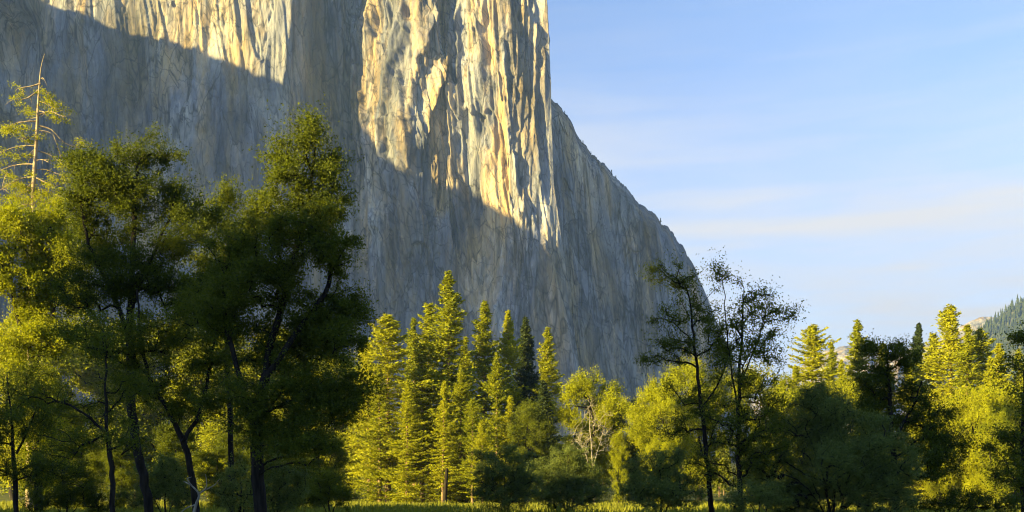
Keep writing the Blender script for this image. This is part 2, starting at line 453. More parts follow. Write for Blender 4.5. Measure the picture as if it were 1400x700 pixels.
def traced(seed, px0, d, stems_px, lobes_px, depth=0.85, spread=1.0, **kw):
    """a tree given by where its stems and leafy lobes stand in the view at distance d; every lobe gets a depth of its own"""
    rng = np.random.default_rng(seed+999)
    o = np.array([(px0-700)/F*d, d, 0.0])
    stems = []
    for s in stems_px:
        S = [at(px, py, d)-o for px, py in s]
        dep = rng.uniform(-1, 1)*0.8
        for i, p in enumerate(S):
            p[1] += dep*i/len(S)+rng.normal()*0.1
        stems.append(S)
    # the first stem reaches the ground
    b = stems[0][0]; stems[0].insert(0, np.array([b[0]*1.0, b[1], 0.0]) if b[2] > 0.15 else b*1.0)
    if stems[0][0][2] < 0 : stems[0][0][2] = 0.0
    lobes = []
    sp = d/F
    for (px, py, rx, rz) in lobes_px:
        c = at(px, py, d)-o
        ry = depth*0.5*(rx+rz)*sp
        c[1] += rng.uniform(-1, 1)*1.1*ry
        lobes.append((c[0], c[1], c[2], rx*sp*0.86, ry, rz*sp*0.86))
        for k in range(4):
            v = rng.normal(size=3); v /= np.linalg.norm(v); v[2] = abs(v[2])*0.9 if rng.random() < 0.7 else v[2]
            f = rng.uniform(0.22, 0.42)*(0.7+0.3*spread)
            lobes.append((c[0]+v[0]*rx*sp*0.98*spread, c[1]+v[1]*ry*0.95*spread, c[2]+v[2]*rz*sp*1.0*spread, rx*sp*f, ry*f, rz*sp*f*rng.uniform(0.6, 1.3)))
    # smaller boughs between neighbouring ones, so that the crown closes up
    main = lobes[::5]
    for i in range(len(main)):
        for j in range(i):
            a, b = np.array(main[i]), np.array(main[j])
            if np.linalg.norm((a-b)[[0, 2]]) < 0.95*(a[3]+a[5]+b[3]+b[5])*0.5+0.4 and rng.random() < 0.5:
                m = a+(b-a)*rng.uniform(0.35, 0.65); m[:3] += rng.normal(size=3)*0.15*m[3]
                m[3:] *= rng.uniform(0.35, 0.6); m[5] *= 1.25
                lobes.append(tuple(m))
    return o, broadleaf(seed, stems, lobes, **kw)

# ------------------------------------------------------------------ the cliff
n1, n2, n3, n4, n5, n6 = [Perlin(s) for s in (11, 12, 13, 14, 15, 16)]
ROWS = [-280, -60, 0, 110, 250, 330, 430, 560, 680]
# corner:      py = -280 -60   0   110  250  330  430  560  680      depth (m)
CORN = [([-330]*9, 1345),
        ([-40, -10, 0, 5, 0, 0, 0, 0, 0], 1330),
        ([215, 215, 215, 215, 210, 210, 210, 210, 210], 1306),
        ([402, 402, 400, 388, 384, 380, 376, 370, 366], 1246),
        ([474, 476, 477, 479, 484, 490, 498, 512, 520], 1332),
        ([566, 570, 572, 570, 564, 564, 570, 580, 590], 1264),
        ([600, 605, 606, 604, 612, 622, 636, 650, 660], 1292),
        ([676, 684, 688, 690, 694, 706, 718, 735, 745], 1246),
        ([728, 744, 748, 753, 757, 768, 782, 800, 812], 1259)]
def corner_px(k, py): return np.interp(py, ROWS, CORN[k][0])
def cliff_depth(py):
    """set-back of the face with height"""
    z = (HOR-py)
    return np.interp(py, [-280, 0, 330, 560, 640, 700], [150, 78, 22, -12, -60, -150])
UC = np.array([0, 300, 500, 720, 830, 930, 1010, 1120, 1190.0])/1190
def base_surface(u, py):
    """un-displaced face: (px, depth) for u in 0..1"""
    k = np.clip(np.searchsorted(UC, u, side='right')-1, 0, len(UC)-2)
    t = (u-UC[k])/(UC[k+1]-UC[k])
    C = np.stack([corner_px(i, py) for i in range(len(CORN))], -1)
    D = np.array([c[1] for c in CORN], float)
    ii = np.arange(len(np.ravel(u)))
    Cf = C.reshape(-1, len(CORN)); kf = np.ravel(k); tf = np.ravel(t)
    px = Cf[ii, kf]*(1-tf)+Cf[ii, kf+1]*tf
    # the dihedral relief fades towards the base of the wall
    fade = np.ravel(np.interp(py, [-280, 200, 420, 640], [1.0, 1.0, 0.62, 0.35]))
    dd = D[kf]*(1-tf)+D[kf+1]*tf
    dd = 1290+(dd-1290)*fade
    return px.reshape(u.shape), dd.reshape(u.shape)+cliff_depth(py)

def saw(f, k=0.72):
    """long ramp, short return: the section of a wall broken into flat pillars"""
    f = f-np.floor(f)
    return np.where(f < k, f/k, (1-f)/(1-k))
def relief(S, Z, nose, left, o):
    """pillars, slabs, ledges and grain of the granite, in metres out from the face"""
    brk = sstep(0.30, 0.75, np.clip(fbm(n5, S/95+21+o, Z/170, 3)*0.8+0.5, 0, 1))     # smooth panels (0) to broken rock (1)
    BR = 0.2+1.15*brk
    n01 = lambda n, x, y, k=2: np.clip(fbm(n, x, y, k)*0.8+0.6, 0.3, 1.2)
    jag = fbm(n2, S/16+o, Z/110, 3)*1.2                       # edges are straight but a little broken
    lean = S+0.14*Z*nose+fbm(n1, S/170+o, Z/420, 2)*30+jag
    d = saw(lean/46, 0.8)*n01(n3, S/90+o, Z/380)*(2.6+8.5*nose)
    l2 = S-0.07*Z*nose+fbm(n2, S/130+3+o, Z/320, 2)*16+jag*0.7
    d += saw(l2/19.5+0.3, 0.75)*n01(n4, S/45+o, Z/330)*(2.0+5.0*nose+0.2*left)
    l3 = S+0.05*Z*nose+fbm(n5, S/80+7+o, Z/260, 2)*9+jag*0.5
    d += saw(l3/8.2, 0.7)*n01(n6, S/24+o, Z/230)*(1.0+2.4*nose+0.7*left)*BR
    d += saw(l3/3.4+0.4, 0.6)*n01(n3, S/12+o, Z/130)*(0.4+0.8*nose+0.2*left)*BR
    # exfoliation slabs: flat faces with sharp, mostly upright edges
    for n, a, b, k, e, h in ((n4, 66, 620, 2.6, 0.95, 3.0), (n5, 31, 330, 2.4, 0.94, 1.6), (n6, 13, 150, 2.0, 0.92, 0.6)):
        q = fbm(n, (S+0.12*Z)/a+3+o, Z/b, 2)*k+fbm(n2, S/9+o, Z/60, 2)*0.05
        fl = np.floor(q); fr = q-fl
        d += (fl+sstep(e-0.05, e, fr))*h*(1.15+0.9*nose+0.3*left)
    # broken ledges
    q = Z/75+fbm(n3, S/60+11+o, Z/150, 3)*1.6; f = q-np.floor(q)
    d -= np.where(f < 0.93, f/0.93, (1-f)/0.07)*n01(n1, S/40+5+o, Z/80)*(0.8+1.6*nose)
    d += fbm(n1, S/4.0+o, Z/24, 3)*(0.32+0.15*nose)*BR
    d += fbm(n2, S/90+8+o, Z/110, 2)*2.0
    return d
def build_cliff():
    nc = 1250
    py = np.concatenate([np.linspace(-280, -30, 60)[:-1], np.linspace(-30, 560, 860), np.linspace(562, 690, 50)])
    u = np.linspace(0, 1, nc)
    U, Y = np.meshgrid(u, py)
    px, D = base_surface(U, Y)
    # round the corners a little
    ker = np.array([1, 4, 6, 4, 1.0]); ker /= ker.sum()
    for _ in range(4):
        Dp = np.pad(D, ((0, 0), (2, 2)), mode='edge')
        D = sum(ker[i]*Dp[:, i:i+nc] for i in range(5))
    S = px/F*1290; Z = (HOR-Y)/F*1290              # metres over the face
    nose = sstep(470, 500, px)*(1-sstep(700, 745, px))*(1-sstep(330, 470, Y)*0.6)
    left = 1-sstep(380, 420, px)
    d = relief(S, Z, nose, left, 0.0)
    s = S+fbm(n1, S/120, Z/260, 2)*8; z = Z
    # cracks
    cr = np.abs(fbm(n3, s/24+40, z/260+9, 2)); d -= 2.4*(1-sstep(0.0, 0.05, cr))
    # a few named features: (polyline, half width px, height m, steep right side)
    def rib(P, w, h, skew=3.0):
        P = np.array(P, float)
        c = np.interp(Y, P[:, 1], P[:, 0]); a = sstep(P[0, 1]-25, P[0, 1]+15, Y)*(1-sstep(P[-1, 1]-15, P[-1, 1]+25, Y))
        t = px-c+fbm(n4, Z/20, Z*0+w, 2)*3
        return h*a*np.where(t < 0, np.exp(-(t/w)**2), np.exp(-(t*skew/w)**2))
    d += rib([(500, 20), (486, 90), (500, 150), (512, 215)], 12, 9)
    d += rib([(560, 30), (535, 110), (527, 190), (538, 240)], 14, 11)
    d += rib([(585, 20), (570, 80), (562, 150), (562, 235)], 10, 10)
    d += rib([(600, 90), (583, 160), (577, 205)], 10, 12)
    d += rib([(627, 20), (618, 90), (622, 200), (632, 290)], 10, 9)
    d += rib([(662, 0), (658, 90), (668, 180), (690, 260), (708, 300)], 14, 8)
    d += rib([(692, 40), (690, 130), (697, 200), (715, 300)], 9, 7)
    d += rib([(730, 20), (732, 160), (738, 260)], 8, 4)
    d -= rib([(14, 20), (22, 120), (34, 240), (30, 360)], 40, 46, 1.4)
    d += rib([(240, 60), (250, 160), (262, 300)], 26, 7, 1.0)
    d -= rib([(100, 60), (118, 160), (130, 300)], 22, 14, 1.6)
    d += rib([(600, 300), (622, 360), (645, 430), (668, 520)], 22, 10, 3.0)
    d += rib([(742, 330), (760, 400), (778, 470), (792, 540)], 12, 10, 3.0)
    d[1:-1] = (d[:-2]+2*d[1:-1]+d[2:])/4; d[:, 1:-1] = (d[:, :-2]+2*d[:, 1:-1]+d[:, 2:])/4
    d *= 1-0.75*sstep(1.0-0.012, 1.0, U)
    # move along the smoothed horizontal normal
    X0 = (px-700)/F*D; Y0 = D.copy()
    tx = np.gradient(X0, axis=1); ty = np.gradient(Y0, axis=1)
    L = np.hypot(tx, ty)+1e-9
    nx = ty/L; ny = -tx/L
    for _ in range(60):
        for arr in (nx, ny):
            ap = np.pad(arr, ((0, 0), (2, 2)), mode='edge')
            arr[:] = sum(ker[i]*ap[:, i:i+nc] for i in range(5))
    V = np.stack([X0+nx*d, Y0+ny*d, EYE+(HOR-Y)/F*D], -1)
    # turn the right edge back into the mountain, and the rim back over the top
    back = []
    e = V[:, -1, :]
    for k, dd in enumerate([6, 18, 40, 80, 140, 220, 330, 460]):
        b = e.copy(); b[:, 1] += dd; b[:, 0] += dd*0.02-0.00010*dd*dd+fbm(n5, np.full(len(py), k*1.7), py/18)*min(dd*0.12, 4)
        back.append(b)
    V = np.concatenate([V, np.stack(back, 1)], 1)
    top = []
    e = V[0]
    for dd in (10, 40, 120, 300, 520):
        t = e.copy(); t[:, 1] = np.maximum(t[:, 1], e[:, 1]+dd*(1 - 0.0)); t[:, 2] += dd*0.12; top.append(t)
    V = np.concatenate([np.stack(top[::-1], 0), V], 0)
    nr, ncc = V.shape[:2]
    VA = V.reshape(-1, 3); QA = grid_quads(nr, ncc)[:, ::-1]

    # the eastern shoulder behind the prow
    SIL = np.array([(640, 60), (700, 104), (752, 136), (762, 141), (775, 156), (790, 184), (812, 212), (838, 236), (850, 250), (872, 276), (900, 296), (920, 318),
                    (938, 344), (950, 366), (962, 392), (980, 440), (1002, 488), (1030, 560), (1075, 660), (1100, 700)], float)
    nc2, nr2 = 560, 520
    u2 = np.linspace(0, 1, nc2)
    sx = np.interp(u2, np.linspace(0, 1, len(SIL)), SIL[:, 0]); sy = np.interp(u2, np.linspace(0, 1, len(SIL)), SIL[:, 1])
    sy = sy+fbm(n4, sx/14, sx*0+3, 4)*4.2+np.floor(fbm(n2, sx/17, sx*0+9, 2)*3)*1.6+1.5
    v = np.linspace(0, 1, nr2)**1.25
    bottom = 700
    PX = sx[None, :]+(v[:, None])*np.interp(sx, [640, 760, 950, 1100], [0, 10, -10, 10])[None, :]
    PY = sy[None, :]+(bottom-sy[None, :])*v[:, None]
    DD = np.interp(PX, [640, 760, 840, 900, 960, 1100], [1345, 1390, 1450, 1475, 1560, 1740])
    DD = DD+np.interp(PY, [60, 330, 560, 640, 700], [90, 40, -10, -60, -140])*1.2
    w = PY-sy[None, :]
    DD = DD+70*np.exp(-w/7.0)
    S = PX/F*1450; Z = (HOR-PY)/F*1450
    d = relief(S, Z, np.full_like(S, 0.25), np.zeros_like(S), 5.3)
    s = S+fbm(n1, S/120+7, Z/260, 2)*8; z = Z
    cr = np.abs(fbm(n5, s/26+20, z/240+9, 2)); d -= 2.6*(1-sstep(0.0, 0.05, cr))
    d *= sstep(0, 26, w)*0.85+0.15
    DD = DD-d
    V2 = np.stack([(PX-700)/F*DD, DD, EYE+(HOR-PY)/F*DD], -1)
    top = []
    e = V2[0]
    for dd in (12, 40, 110, 260, 500):
        t = e.copy(); t[:, 1] += dd; t[:, 2] -= dd*0.10+0.0002*dd*dd; t[:, 0] += dd*0.05; top.append(t)
    V2 = np.concatenate([np.stack(top[::-1], 0), V2], 0)
    VB = V2.reshape(-1, 3); QB = grid_quads(V2.shape[0], nc2)[:, ::-1]+len(VA)
    me = mesh_np('mountain', np.concatenate([VA, VB]), np.concatenate([QA, QB]), M_ROCK, True)
    o = link('mountain', me)
    tag(o, 'towering granite cliff, golden sunlight on its upper prow and blue shade below', 'mountain', kind='structure')
    return o
build_cliff()

# unseen ridge to the west, its crest shaped so its shadow climbs the wall
def build_west_ridge():
    SH = [(-330, -120), (-150, -75), (-40, -32), (20, -12), (60, 2), (110, 18), (170, 42), (225, 52), (270, 70), (330, 90), (385, 112), (430, 132), (482, 160), (520, 196),
          (556, 238), (600, 250), (640, 264), (690, 292), (740, 322), (770, 345)]
    crest = []
    for px, py in SH:
        # depth of the bare face there
        uu = np.linspace(0, 1, 1500); yy = np.full_like(uu, py)
        bx, bd = base_surface(uu, yy)
        D = bd[int(np.argmin(np.abs(bx-px)))]
        W = at(px, py, D-4)
        xp = -1000.0
        t = (xp-W[0])/SUN[0]
        crest.append(W+t*SUN)
    crest = np.array(crest)[::-1]                  # rising y
    o = np.argsort(crest[:, 1]); crest = crest[o]
    ys = np.linspace(crest[0, 1], crest[-1, 1], 260)
    zs = np.interp(ys, crest[:, 1], crest[:, 2])
    zs = zs+fbm(n3, ys/30, ys*0, 4)*6
    # run it down at the near end, flat beyond the far end
    y0 = np.linspace(ys[0]-260, ys[0], 40)[:-1]; z0 = zs[0]*np.linspace(0, 1, 40)[:-1]**0.6
    y1 = np.linspace(ys[-1], ys[-1]+500, 40)[1:]; z1 = np.full(39, zs[-1])+np.linspace(0, 40, 39)
    ys = np.concatenate([y0, ys, y1]); zs = np.concatenate([z0, zs, z1])
    prof = [(-700, 0.0), (-500, 0.35), (-300, 0.65), (-150, 0.86), (-50, 0.97), (0, 1.0), (25, 0.94), (60, 0.72), (110, 0.42), (180, 0.15), (260, -0.02)]
    rows = []
    for k, (dx, f) in enumerate(prof):
        n = fbm(n4, ys/50, ys*0+k*0.9, 4)*(8 if f < 1 else 0)
        rows.append(np.stack([-1000+dx+n*1.5, ys+0*n, np.maximum(zs*f+n*(1 if f > 0 else 0), -3)], 1))
    V = np.stack(rows, 0)
    me = mesh_np('mountain', V.reshape(-1, 3), grid_quads(V.shape[0], V.shape[1]), M_ROCK, True)
    tag(link('mountain', me), 'unseen granite ridge west of the great cliff, shaped to shade it', 'mountain', kind='structure')
build_west_ridge()

# made-up bluff left of the meadow, outside the picture, shaped to shade the foreground
def build_shade_bluff():
    ys = np.linspace(-620, -20, 250)
    zs = np.interp(ys, [-620, -560, -150, -104, -101, -97, -80, -66, -44, -36, -29, -20], [0, 60, 108, 102, 91, 78, 77, 67, 66, 52, 26, -2])
    zs = zs+fbm(n2, ys/7, ys*0, 3)*1.2*(zs > 5)
    prof = [(-160, 0.0), (-90, 0.25), (-40, 0.5), (-12, 0.75), (0, 1.0), (12, 0.95), (35, 0.7), (60, 0.38), (95, 0.1), (120, -0.03)]
    rows = []
    for k, (dx, f) in enumerate(prof):
        n = fbm(n5, ys/20, ys*0+k*0.8, 4)*(4 if f < 1 else 0)
        rows.append(np.stack([-250+dx+n, ys, np.maximum(zs*f+n*(f > 0)*0.5, -2)], 1))
    V = np.stack(rows, 0)
    me = mesh_np('hill', V.reshape(-1, 3), grid_quads(V.shape[0], V.shape[1]), M_ROCK, True)
    tag(link('hill', me), 'added unseen bluff left of the meadow, shading the foreground', 'hill', kind='structure')
build_shade_bluff()

# ------------------------------------------------------------------ ground
def ground_h(x, y):
    z = fbm(n6, x/60, y/60, 3)*0.18*sstep(20, 60, y)
    z = z+sstep(280, 1250, y)*38*(1-sstep(300, 900, x)*0.6)
    return z
def build_ground():
    xs = np.concatenate([np.linspace(-3500, -600, 40)[:-1], np.linspace(-600, 600, 241), np.linspace(600, 3500, 40)[1:]])
    ys = np.concatenate([np.linspace(-900, -100, 30)[:-1], np.linspace(-100, 400, 200), np.linspace(410, 1400, 60), np.linspace(1500, 9500, 40)])
    X, Y = np.meshgrid(xs, ys)
    Z = ground_h(X, Y)
    me = mesh_np('ground', np.stack([X, Y, Z], -1).reshape(-1, 3), grid_quads(*X.shape), M_GROUND, True)
    tag(link('ground', me), 'flat valley meadow floor', 'ground', kind='structure')
build_ground()
def build_grass():
    rng = np.random.default_rng(5)
    n = 110000
    d = rng.uniform(70, 215, n); px = rng.uniform(-80, 1480, n)
    x = (px-700)/F*d
    z = ground_h(x, d)
    h = rng.uniform(0.12, 0.6, n)*np.clip(0.9+0.9*fbm(n3, x/5, d/9, 3), 0.15, 2)
    a = rng.uniform(0, 2*PI, n); w = rng.uniform(0.03, 0.09, n)
    ux = np.cos(a)*w; uy = np.sin(a)*w
    lx = rng.normal(size=n)*0.15; ly = rng.normal(size=n)*0.15
    V = np.stack([np.stack([x-ux, d-uy, z], 1), np.stack([x+ux, d+uy, z], 1),
                  np.stack([x+ux*0.3+lx, d+uy*0.3+ly, z+h], 1), np.stack([x-ux*0.3+lx, d-uy*0.3+ly, z+h], 1)], 1).reshape(-1, 3)
    me = mesh_np('grass', V, np.arange(4*n).reshape(n, 4), M_GRASS)
    tag(link('grass', me), 'long yellow green meadow grass at the foot of the grove', 'grass', kind='stuff')
build_grass()

# ------------------------------------------------------------------ far mountains on the right
def far_ridge(pts, d, depth, rough, mat, name, label, step=1.0):
    P = np.array(pts, float)
    px = np.arange(P[0, 0], P[-1, 0], step)
    py = np.interp(px, P[:, 0], P[:, 1])+fbm(n4, px/22, px*0+d*0.001, 4)*rough
    crest = np.stack([(px-700)/F*d, np.full_like(px, d), EYE+(HOR-py)/F*d], 1)
    rows = []
    T = np.concatenate([np.linspace(0, 1, 50), [1.15, 1.5, 2.0]])
    for k, t in enumerate(T):
        r = crest.copy()
        if t <= 1:
            f = t
            r[:, 1] -= depth*(1-f); r[:, 2] = crest[:, 2]*(f**0.85)
            nn = fbm(n5, crest[:, 0]/(d*0.03), np.full(len(px), f*6), 5)
            r[:, 1] -= nn*depth*0.10*(1-f)*4*f; r[:, 2] += nn*crest[:, 2]*0.12*(1-f)*4*f
        else:
            r[:, 1] += depth*(t-1); r[:, 2] = crest[:, 2]*(1-0.3*(t-1))
        rows.append(r)
    V = np.stack(rows, 0)
    o = link(name, mesh_np(name, V.reshape(-1, 3), grid_quads(V.shape[0], V.shape[1]), mat, True))
    tag(o, label, name, kind='structure')
    return V
far_ridge([(1000, 560), (1060, 530), (1100, 500), (1122, 482), (1140, 474), (1165, 470), (1190, 474), (1215, 482), (1240, 478), (1270, 472), (1300, 452), (1326, 437), (1350, 432), (1375, 436), (1420, 450), (1480, 470)],
          5600, 1700, 3, M_ROCK, 'mountain', 'pale sunlit granite dome far down the valley')
M_HILL = ground_mat('wooded_slope', (0.03, 0.045, 0.015), (0.085, 0.085, 0.05), 0.01)
HILL = far_ridge([(1290, 520), (1320, 478), (1346, 447), (1366, 432), (1385, 420), (1410, 404), (1450, 378), (1520, 330), (1620, 300)],
                 4200, 1300, 2, M_HILL, 'hill', 'steep wooded hillside at the right edge of the valley')
def hill_forest():
    rng = np.random.default_rng(8)
    R, Cn = HILL.shape[:2]
    n = 9000
    r = rng.uniform(8, 49.9, n); c = rng.uniform(0, 200, n)
    P = HILL[r.astype(int), np.minimum(c.astype(int), Cn-1)]+rng.normal(size=(n, 3))*np.array([5, 12, 0])
    keep = (n1(P[:, 0]/120, P[:, 2]/80) > -0.25); P = P[keep]; n = len(P)
    h = rng.uniform(16, 36, n); w = h*rng.uniform(0.14, 0.22, n)
    k = 6; t = np.arange(k)*2*PI/k
    V = []; Q = []
    for lo, hi, ws in ((0.05, 0.55, 1.0), (0.35, 0.8, 0.7), (0.62, 1.0, 0.42)):
        ring = np.stack([np.cos(t), np.sin(t), t*0], 1)
        rad = w[:, None]*ws*rng.uniform(0.75, 1.25, (n, k))
        b = P[:, None, :]+ring[None]*rad[:, :, None]; b[:, :, 2] += (h*lo)[:, None]
        a = P+np.stack([h*0, h*0, h*hi], 1)
        base = sum(len(v) for v in V)
        V.append(np.concatenate([b, a[:, None]], 1).reshape(-1, 3))
        i = np.arange(k); o = (np.arange(n)*(k+1))[:, None]+base
        Q.append(np.stack([o+i, o+(i+1) % k, np.repeat(o+k, k, 1)], -1).reshape(-1, 3))
    me = mesh_np('forest', np.concatenate(V), np.concatenate(Q), M_CONIF_DARK)
    tag(link('forest', me), 'far conifer forest covering the hillside at the right', 'forest', kind='stuff')
hill_forest()

# woods between the grove and the foot of the wall, one mass behind the trees
def back_forest():
    rng = np.random.default_rng(21)
    Cs = []; AX = []
    W = Wood(5)
    for k in range(300):
        d = rng.uniform(300, 640); px = rng.uniform(-60, 1460)
        x = (px-700)/F*d; H = rng.uniform(17, 27)*(0.75+0.25*min(1, d/500))
        top = HOR-(H)/d*F
        z0 = float(ground_h(np.array(x), np.array(d)))
        W.tube([(x, d, z0-0.3), (x, d, z0+H)], [H*0.011, 0.03], 5)
        n = 520
        t = rng.random(n)**0.8
        r = H*0.16*(1-t)**0.8*np.sqrt(rng.uniform(0.25, 1.1, n))+0.1; a = rng.uniform(0, 2*PI, n)
        Cs.append(np.stack([x+np.cos(a)*r, d+np.sin(a)*r, z0+H*(0.06+0.94*t)-r*0.15], 1))
        AX.append(np.stack([np.cos(a), np.sin(a), a*0], 1))
    V, Q = leaf_quads(np.concatenate(Cs), rng, 1.5, 0.75, axis=np.concatenate(AX), up=0.2)
    o = link('forest', mesh_np('forest', np.concatenate([V]), Q, M_CONIF))
    tag(o, 'mass of conifer woods behind the grove at the foot of the cliff', 'forest', kind='stuff')
    link('trunks', W.mesh('trunks', M_PINE_BARK), o)['kind'] = 'stuff'
back_forest()

# ------------------------------------------------------------------ tree stock
CON = [dict(seed=101, H=36, R=6.6, base=0.10, ragged=0.28, power=0.85),
       dict(seed=102, H=36, R=5.8, base=0.06, ragged=0.35, power=0.75, droop=0.16),
       dict(seed=103, H=36, R=7.4, base=0.14, ragged=0.40, power=0.62),
       dict(seed=104, H=36, R=5.2, base=0.16, ragged=0.45, power=0.7, lean=0.01),
       dict(seed=106, H=36, R=6.2, base=0.26, ragged=0.5, power=0.55, lean=0.012),
       dict(seed=107, H=36, R=7.6, base=0.2, ragged=0.52, power=0.5, droop=0.06),
       dict(seed=105, H=36, R=8.0, base=0.04, ragged=0.30, power=0.9)]
CON = CON[:4]+[CON[6], CON[4], CON[5]]
CON_M = [conifer(bark=M_PINE_BARK, leaves=M_CONIF, dens=1.3, spray=0.46, whorl=0.75, **c) for c in CON]
FIR_M = [conifer(seed=111, H=36, R=6.6, base=0.05, ragged=0.22, power=0.9, bark=M_BARK, leaves=M_CONIF_DARK, dens=1.4, spray=0.5),
         conifer(seed=112, H=36, R=6.0, base=0.08, ragged=0.35, power=0.8, bark=M_BARK, leaves=M_CONIF_DARK, dens=1.4, spray=0.5)]
def stock_broad(seed, H, W, leaves, bark=M_BARK, n_lobe=15, dens=3.4, per=80, leaf=0.24, low=0.16, clump=0.95, shell=0.45):
    rng = np.random.default_rng(seed)
    stems = [[(0, 0, 0), (rng.normal()*0.3, rng.normal()*0.3, H*0.25), (rng.normal()*0.6, rng.normal()*0.6, H*0.55), (rng.normal()*0.6, rng.normal()*0.6, H*0.86)]]
    lobes = [(stems[0][3][0], stems[0][3][1], H*0.86, W*0.2, W*0.2, H*0.12)]
    for k in range(n_lobe):
        t = low+(0.86-low)*((k+rng.random())/n_lobe)
        rad = W*0.36*math.sin(PI*min(1, max(0.16, (1.04-t)/(1.08-low)))**0.75)*rng.uniform(0.55, 1.1)
        a = k*2.4+rng.normal()*0.3
        s = rng.uniform(0.11, 0.2)
        c = np.array([math.cos(a)*rad, math.sin(a)*rad, H*t]); R = np.array([W*s, W*s, W*s*rng.uniform(0.6, 1.0)])
        lobes.append((*c, *R))
        for q in range(3):
            v = rng.normal(size=3); v /= np.linalg.norm(v)
            lobes.append((*(c+v*R), *(R*rng.uniform(0.3, 0.5))))
        if k % 3 == 0:
            stems.append([tuple(np.array(stems[0][1])+np.array([0, 0, H*0.04*k/3])), (math.cos(a)*rad*0.45, math.sin(a)*rad*0.45, H*(t*0.55+0.12)), (math.cos(a)*rad*0.9, math.sin(a)*rad*0.9, H*t)])
    return broadleaf(seed, stems, lobes, dens=dens, per=per, leaf=leaf, clump=clump, tip=0.02, trunk_r=H*0.014,
                     bark=bark, leaves=leaves, shell=shell)
BR_M = [stock_broad(201, 20, 13, M_LEAF), stock_broad(202, 20, 11, M_LEAF), stock_broad(203, 20, 15, M_LEAF, n_lobe=19, low=0.12),
        stock_broad(204, 20, 10, M_LEAF, low=0.1)]
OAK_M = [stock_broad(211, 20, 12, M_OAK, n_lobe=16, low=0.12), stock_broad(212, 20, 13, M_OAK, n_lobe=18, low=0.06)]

SRC = {}
NAMES = {'C': 'conifer_tree', 'F': 'fir_tree', 'B': 'broadleaf_tree', 'O': 'oak_tree'}
CATS = {'C': 'conifer', 'F': 'fir tree', 'B': 'broadleaf tree', 'O': 'oak tree'}
STOCK = {'C': (CON_M, 36), 'F': (FIR_M, 36), 'B': (BR_M, 20), 'O': (OAK_M, 20)}
GROUPS = {'C': 'conifers of the sunlit grove', 'F': 'dark firs of the grove', 'B': 'bright broadleaf trees of the grove', 'O': 'dark green oaks of the grove'}
def plant(kind, var, px, top, d, wide, label):
    meshes, H0 = STOCK[kind]
    x = (px-700)/F*d; H = EYE+(HOR-top)/F*d
    z = float(ground_h(np.array(x), np.array(float(d))))
    s = (H-z)/H0; wide *= 1.45 if kind in 'CF' else 1.0; key = (kind, var)
    rz = random.Random(int(px*7+d)).uniform(0, 6.28)
    loc = (x, d, z-0.05); sc = (s*wide, s*wide, s)
    if key in SRC: return copy_tree(SRC[key], loc, label, rz, sc)
    SRC[key] = tree(NAMES[kind], meshes[var], loc, label, CATS[kind], GROUPS[kind], rz, sc)

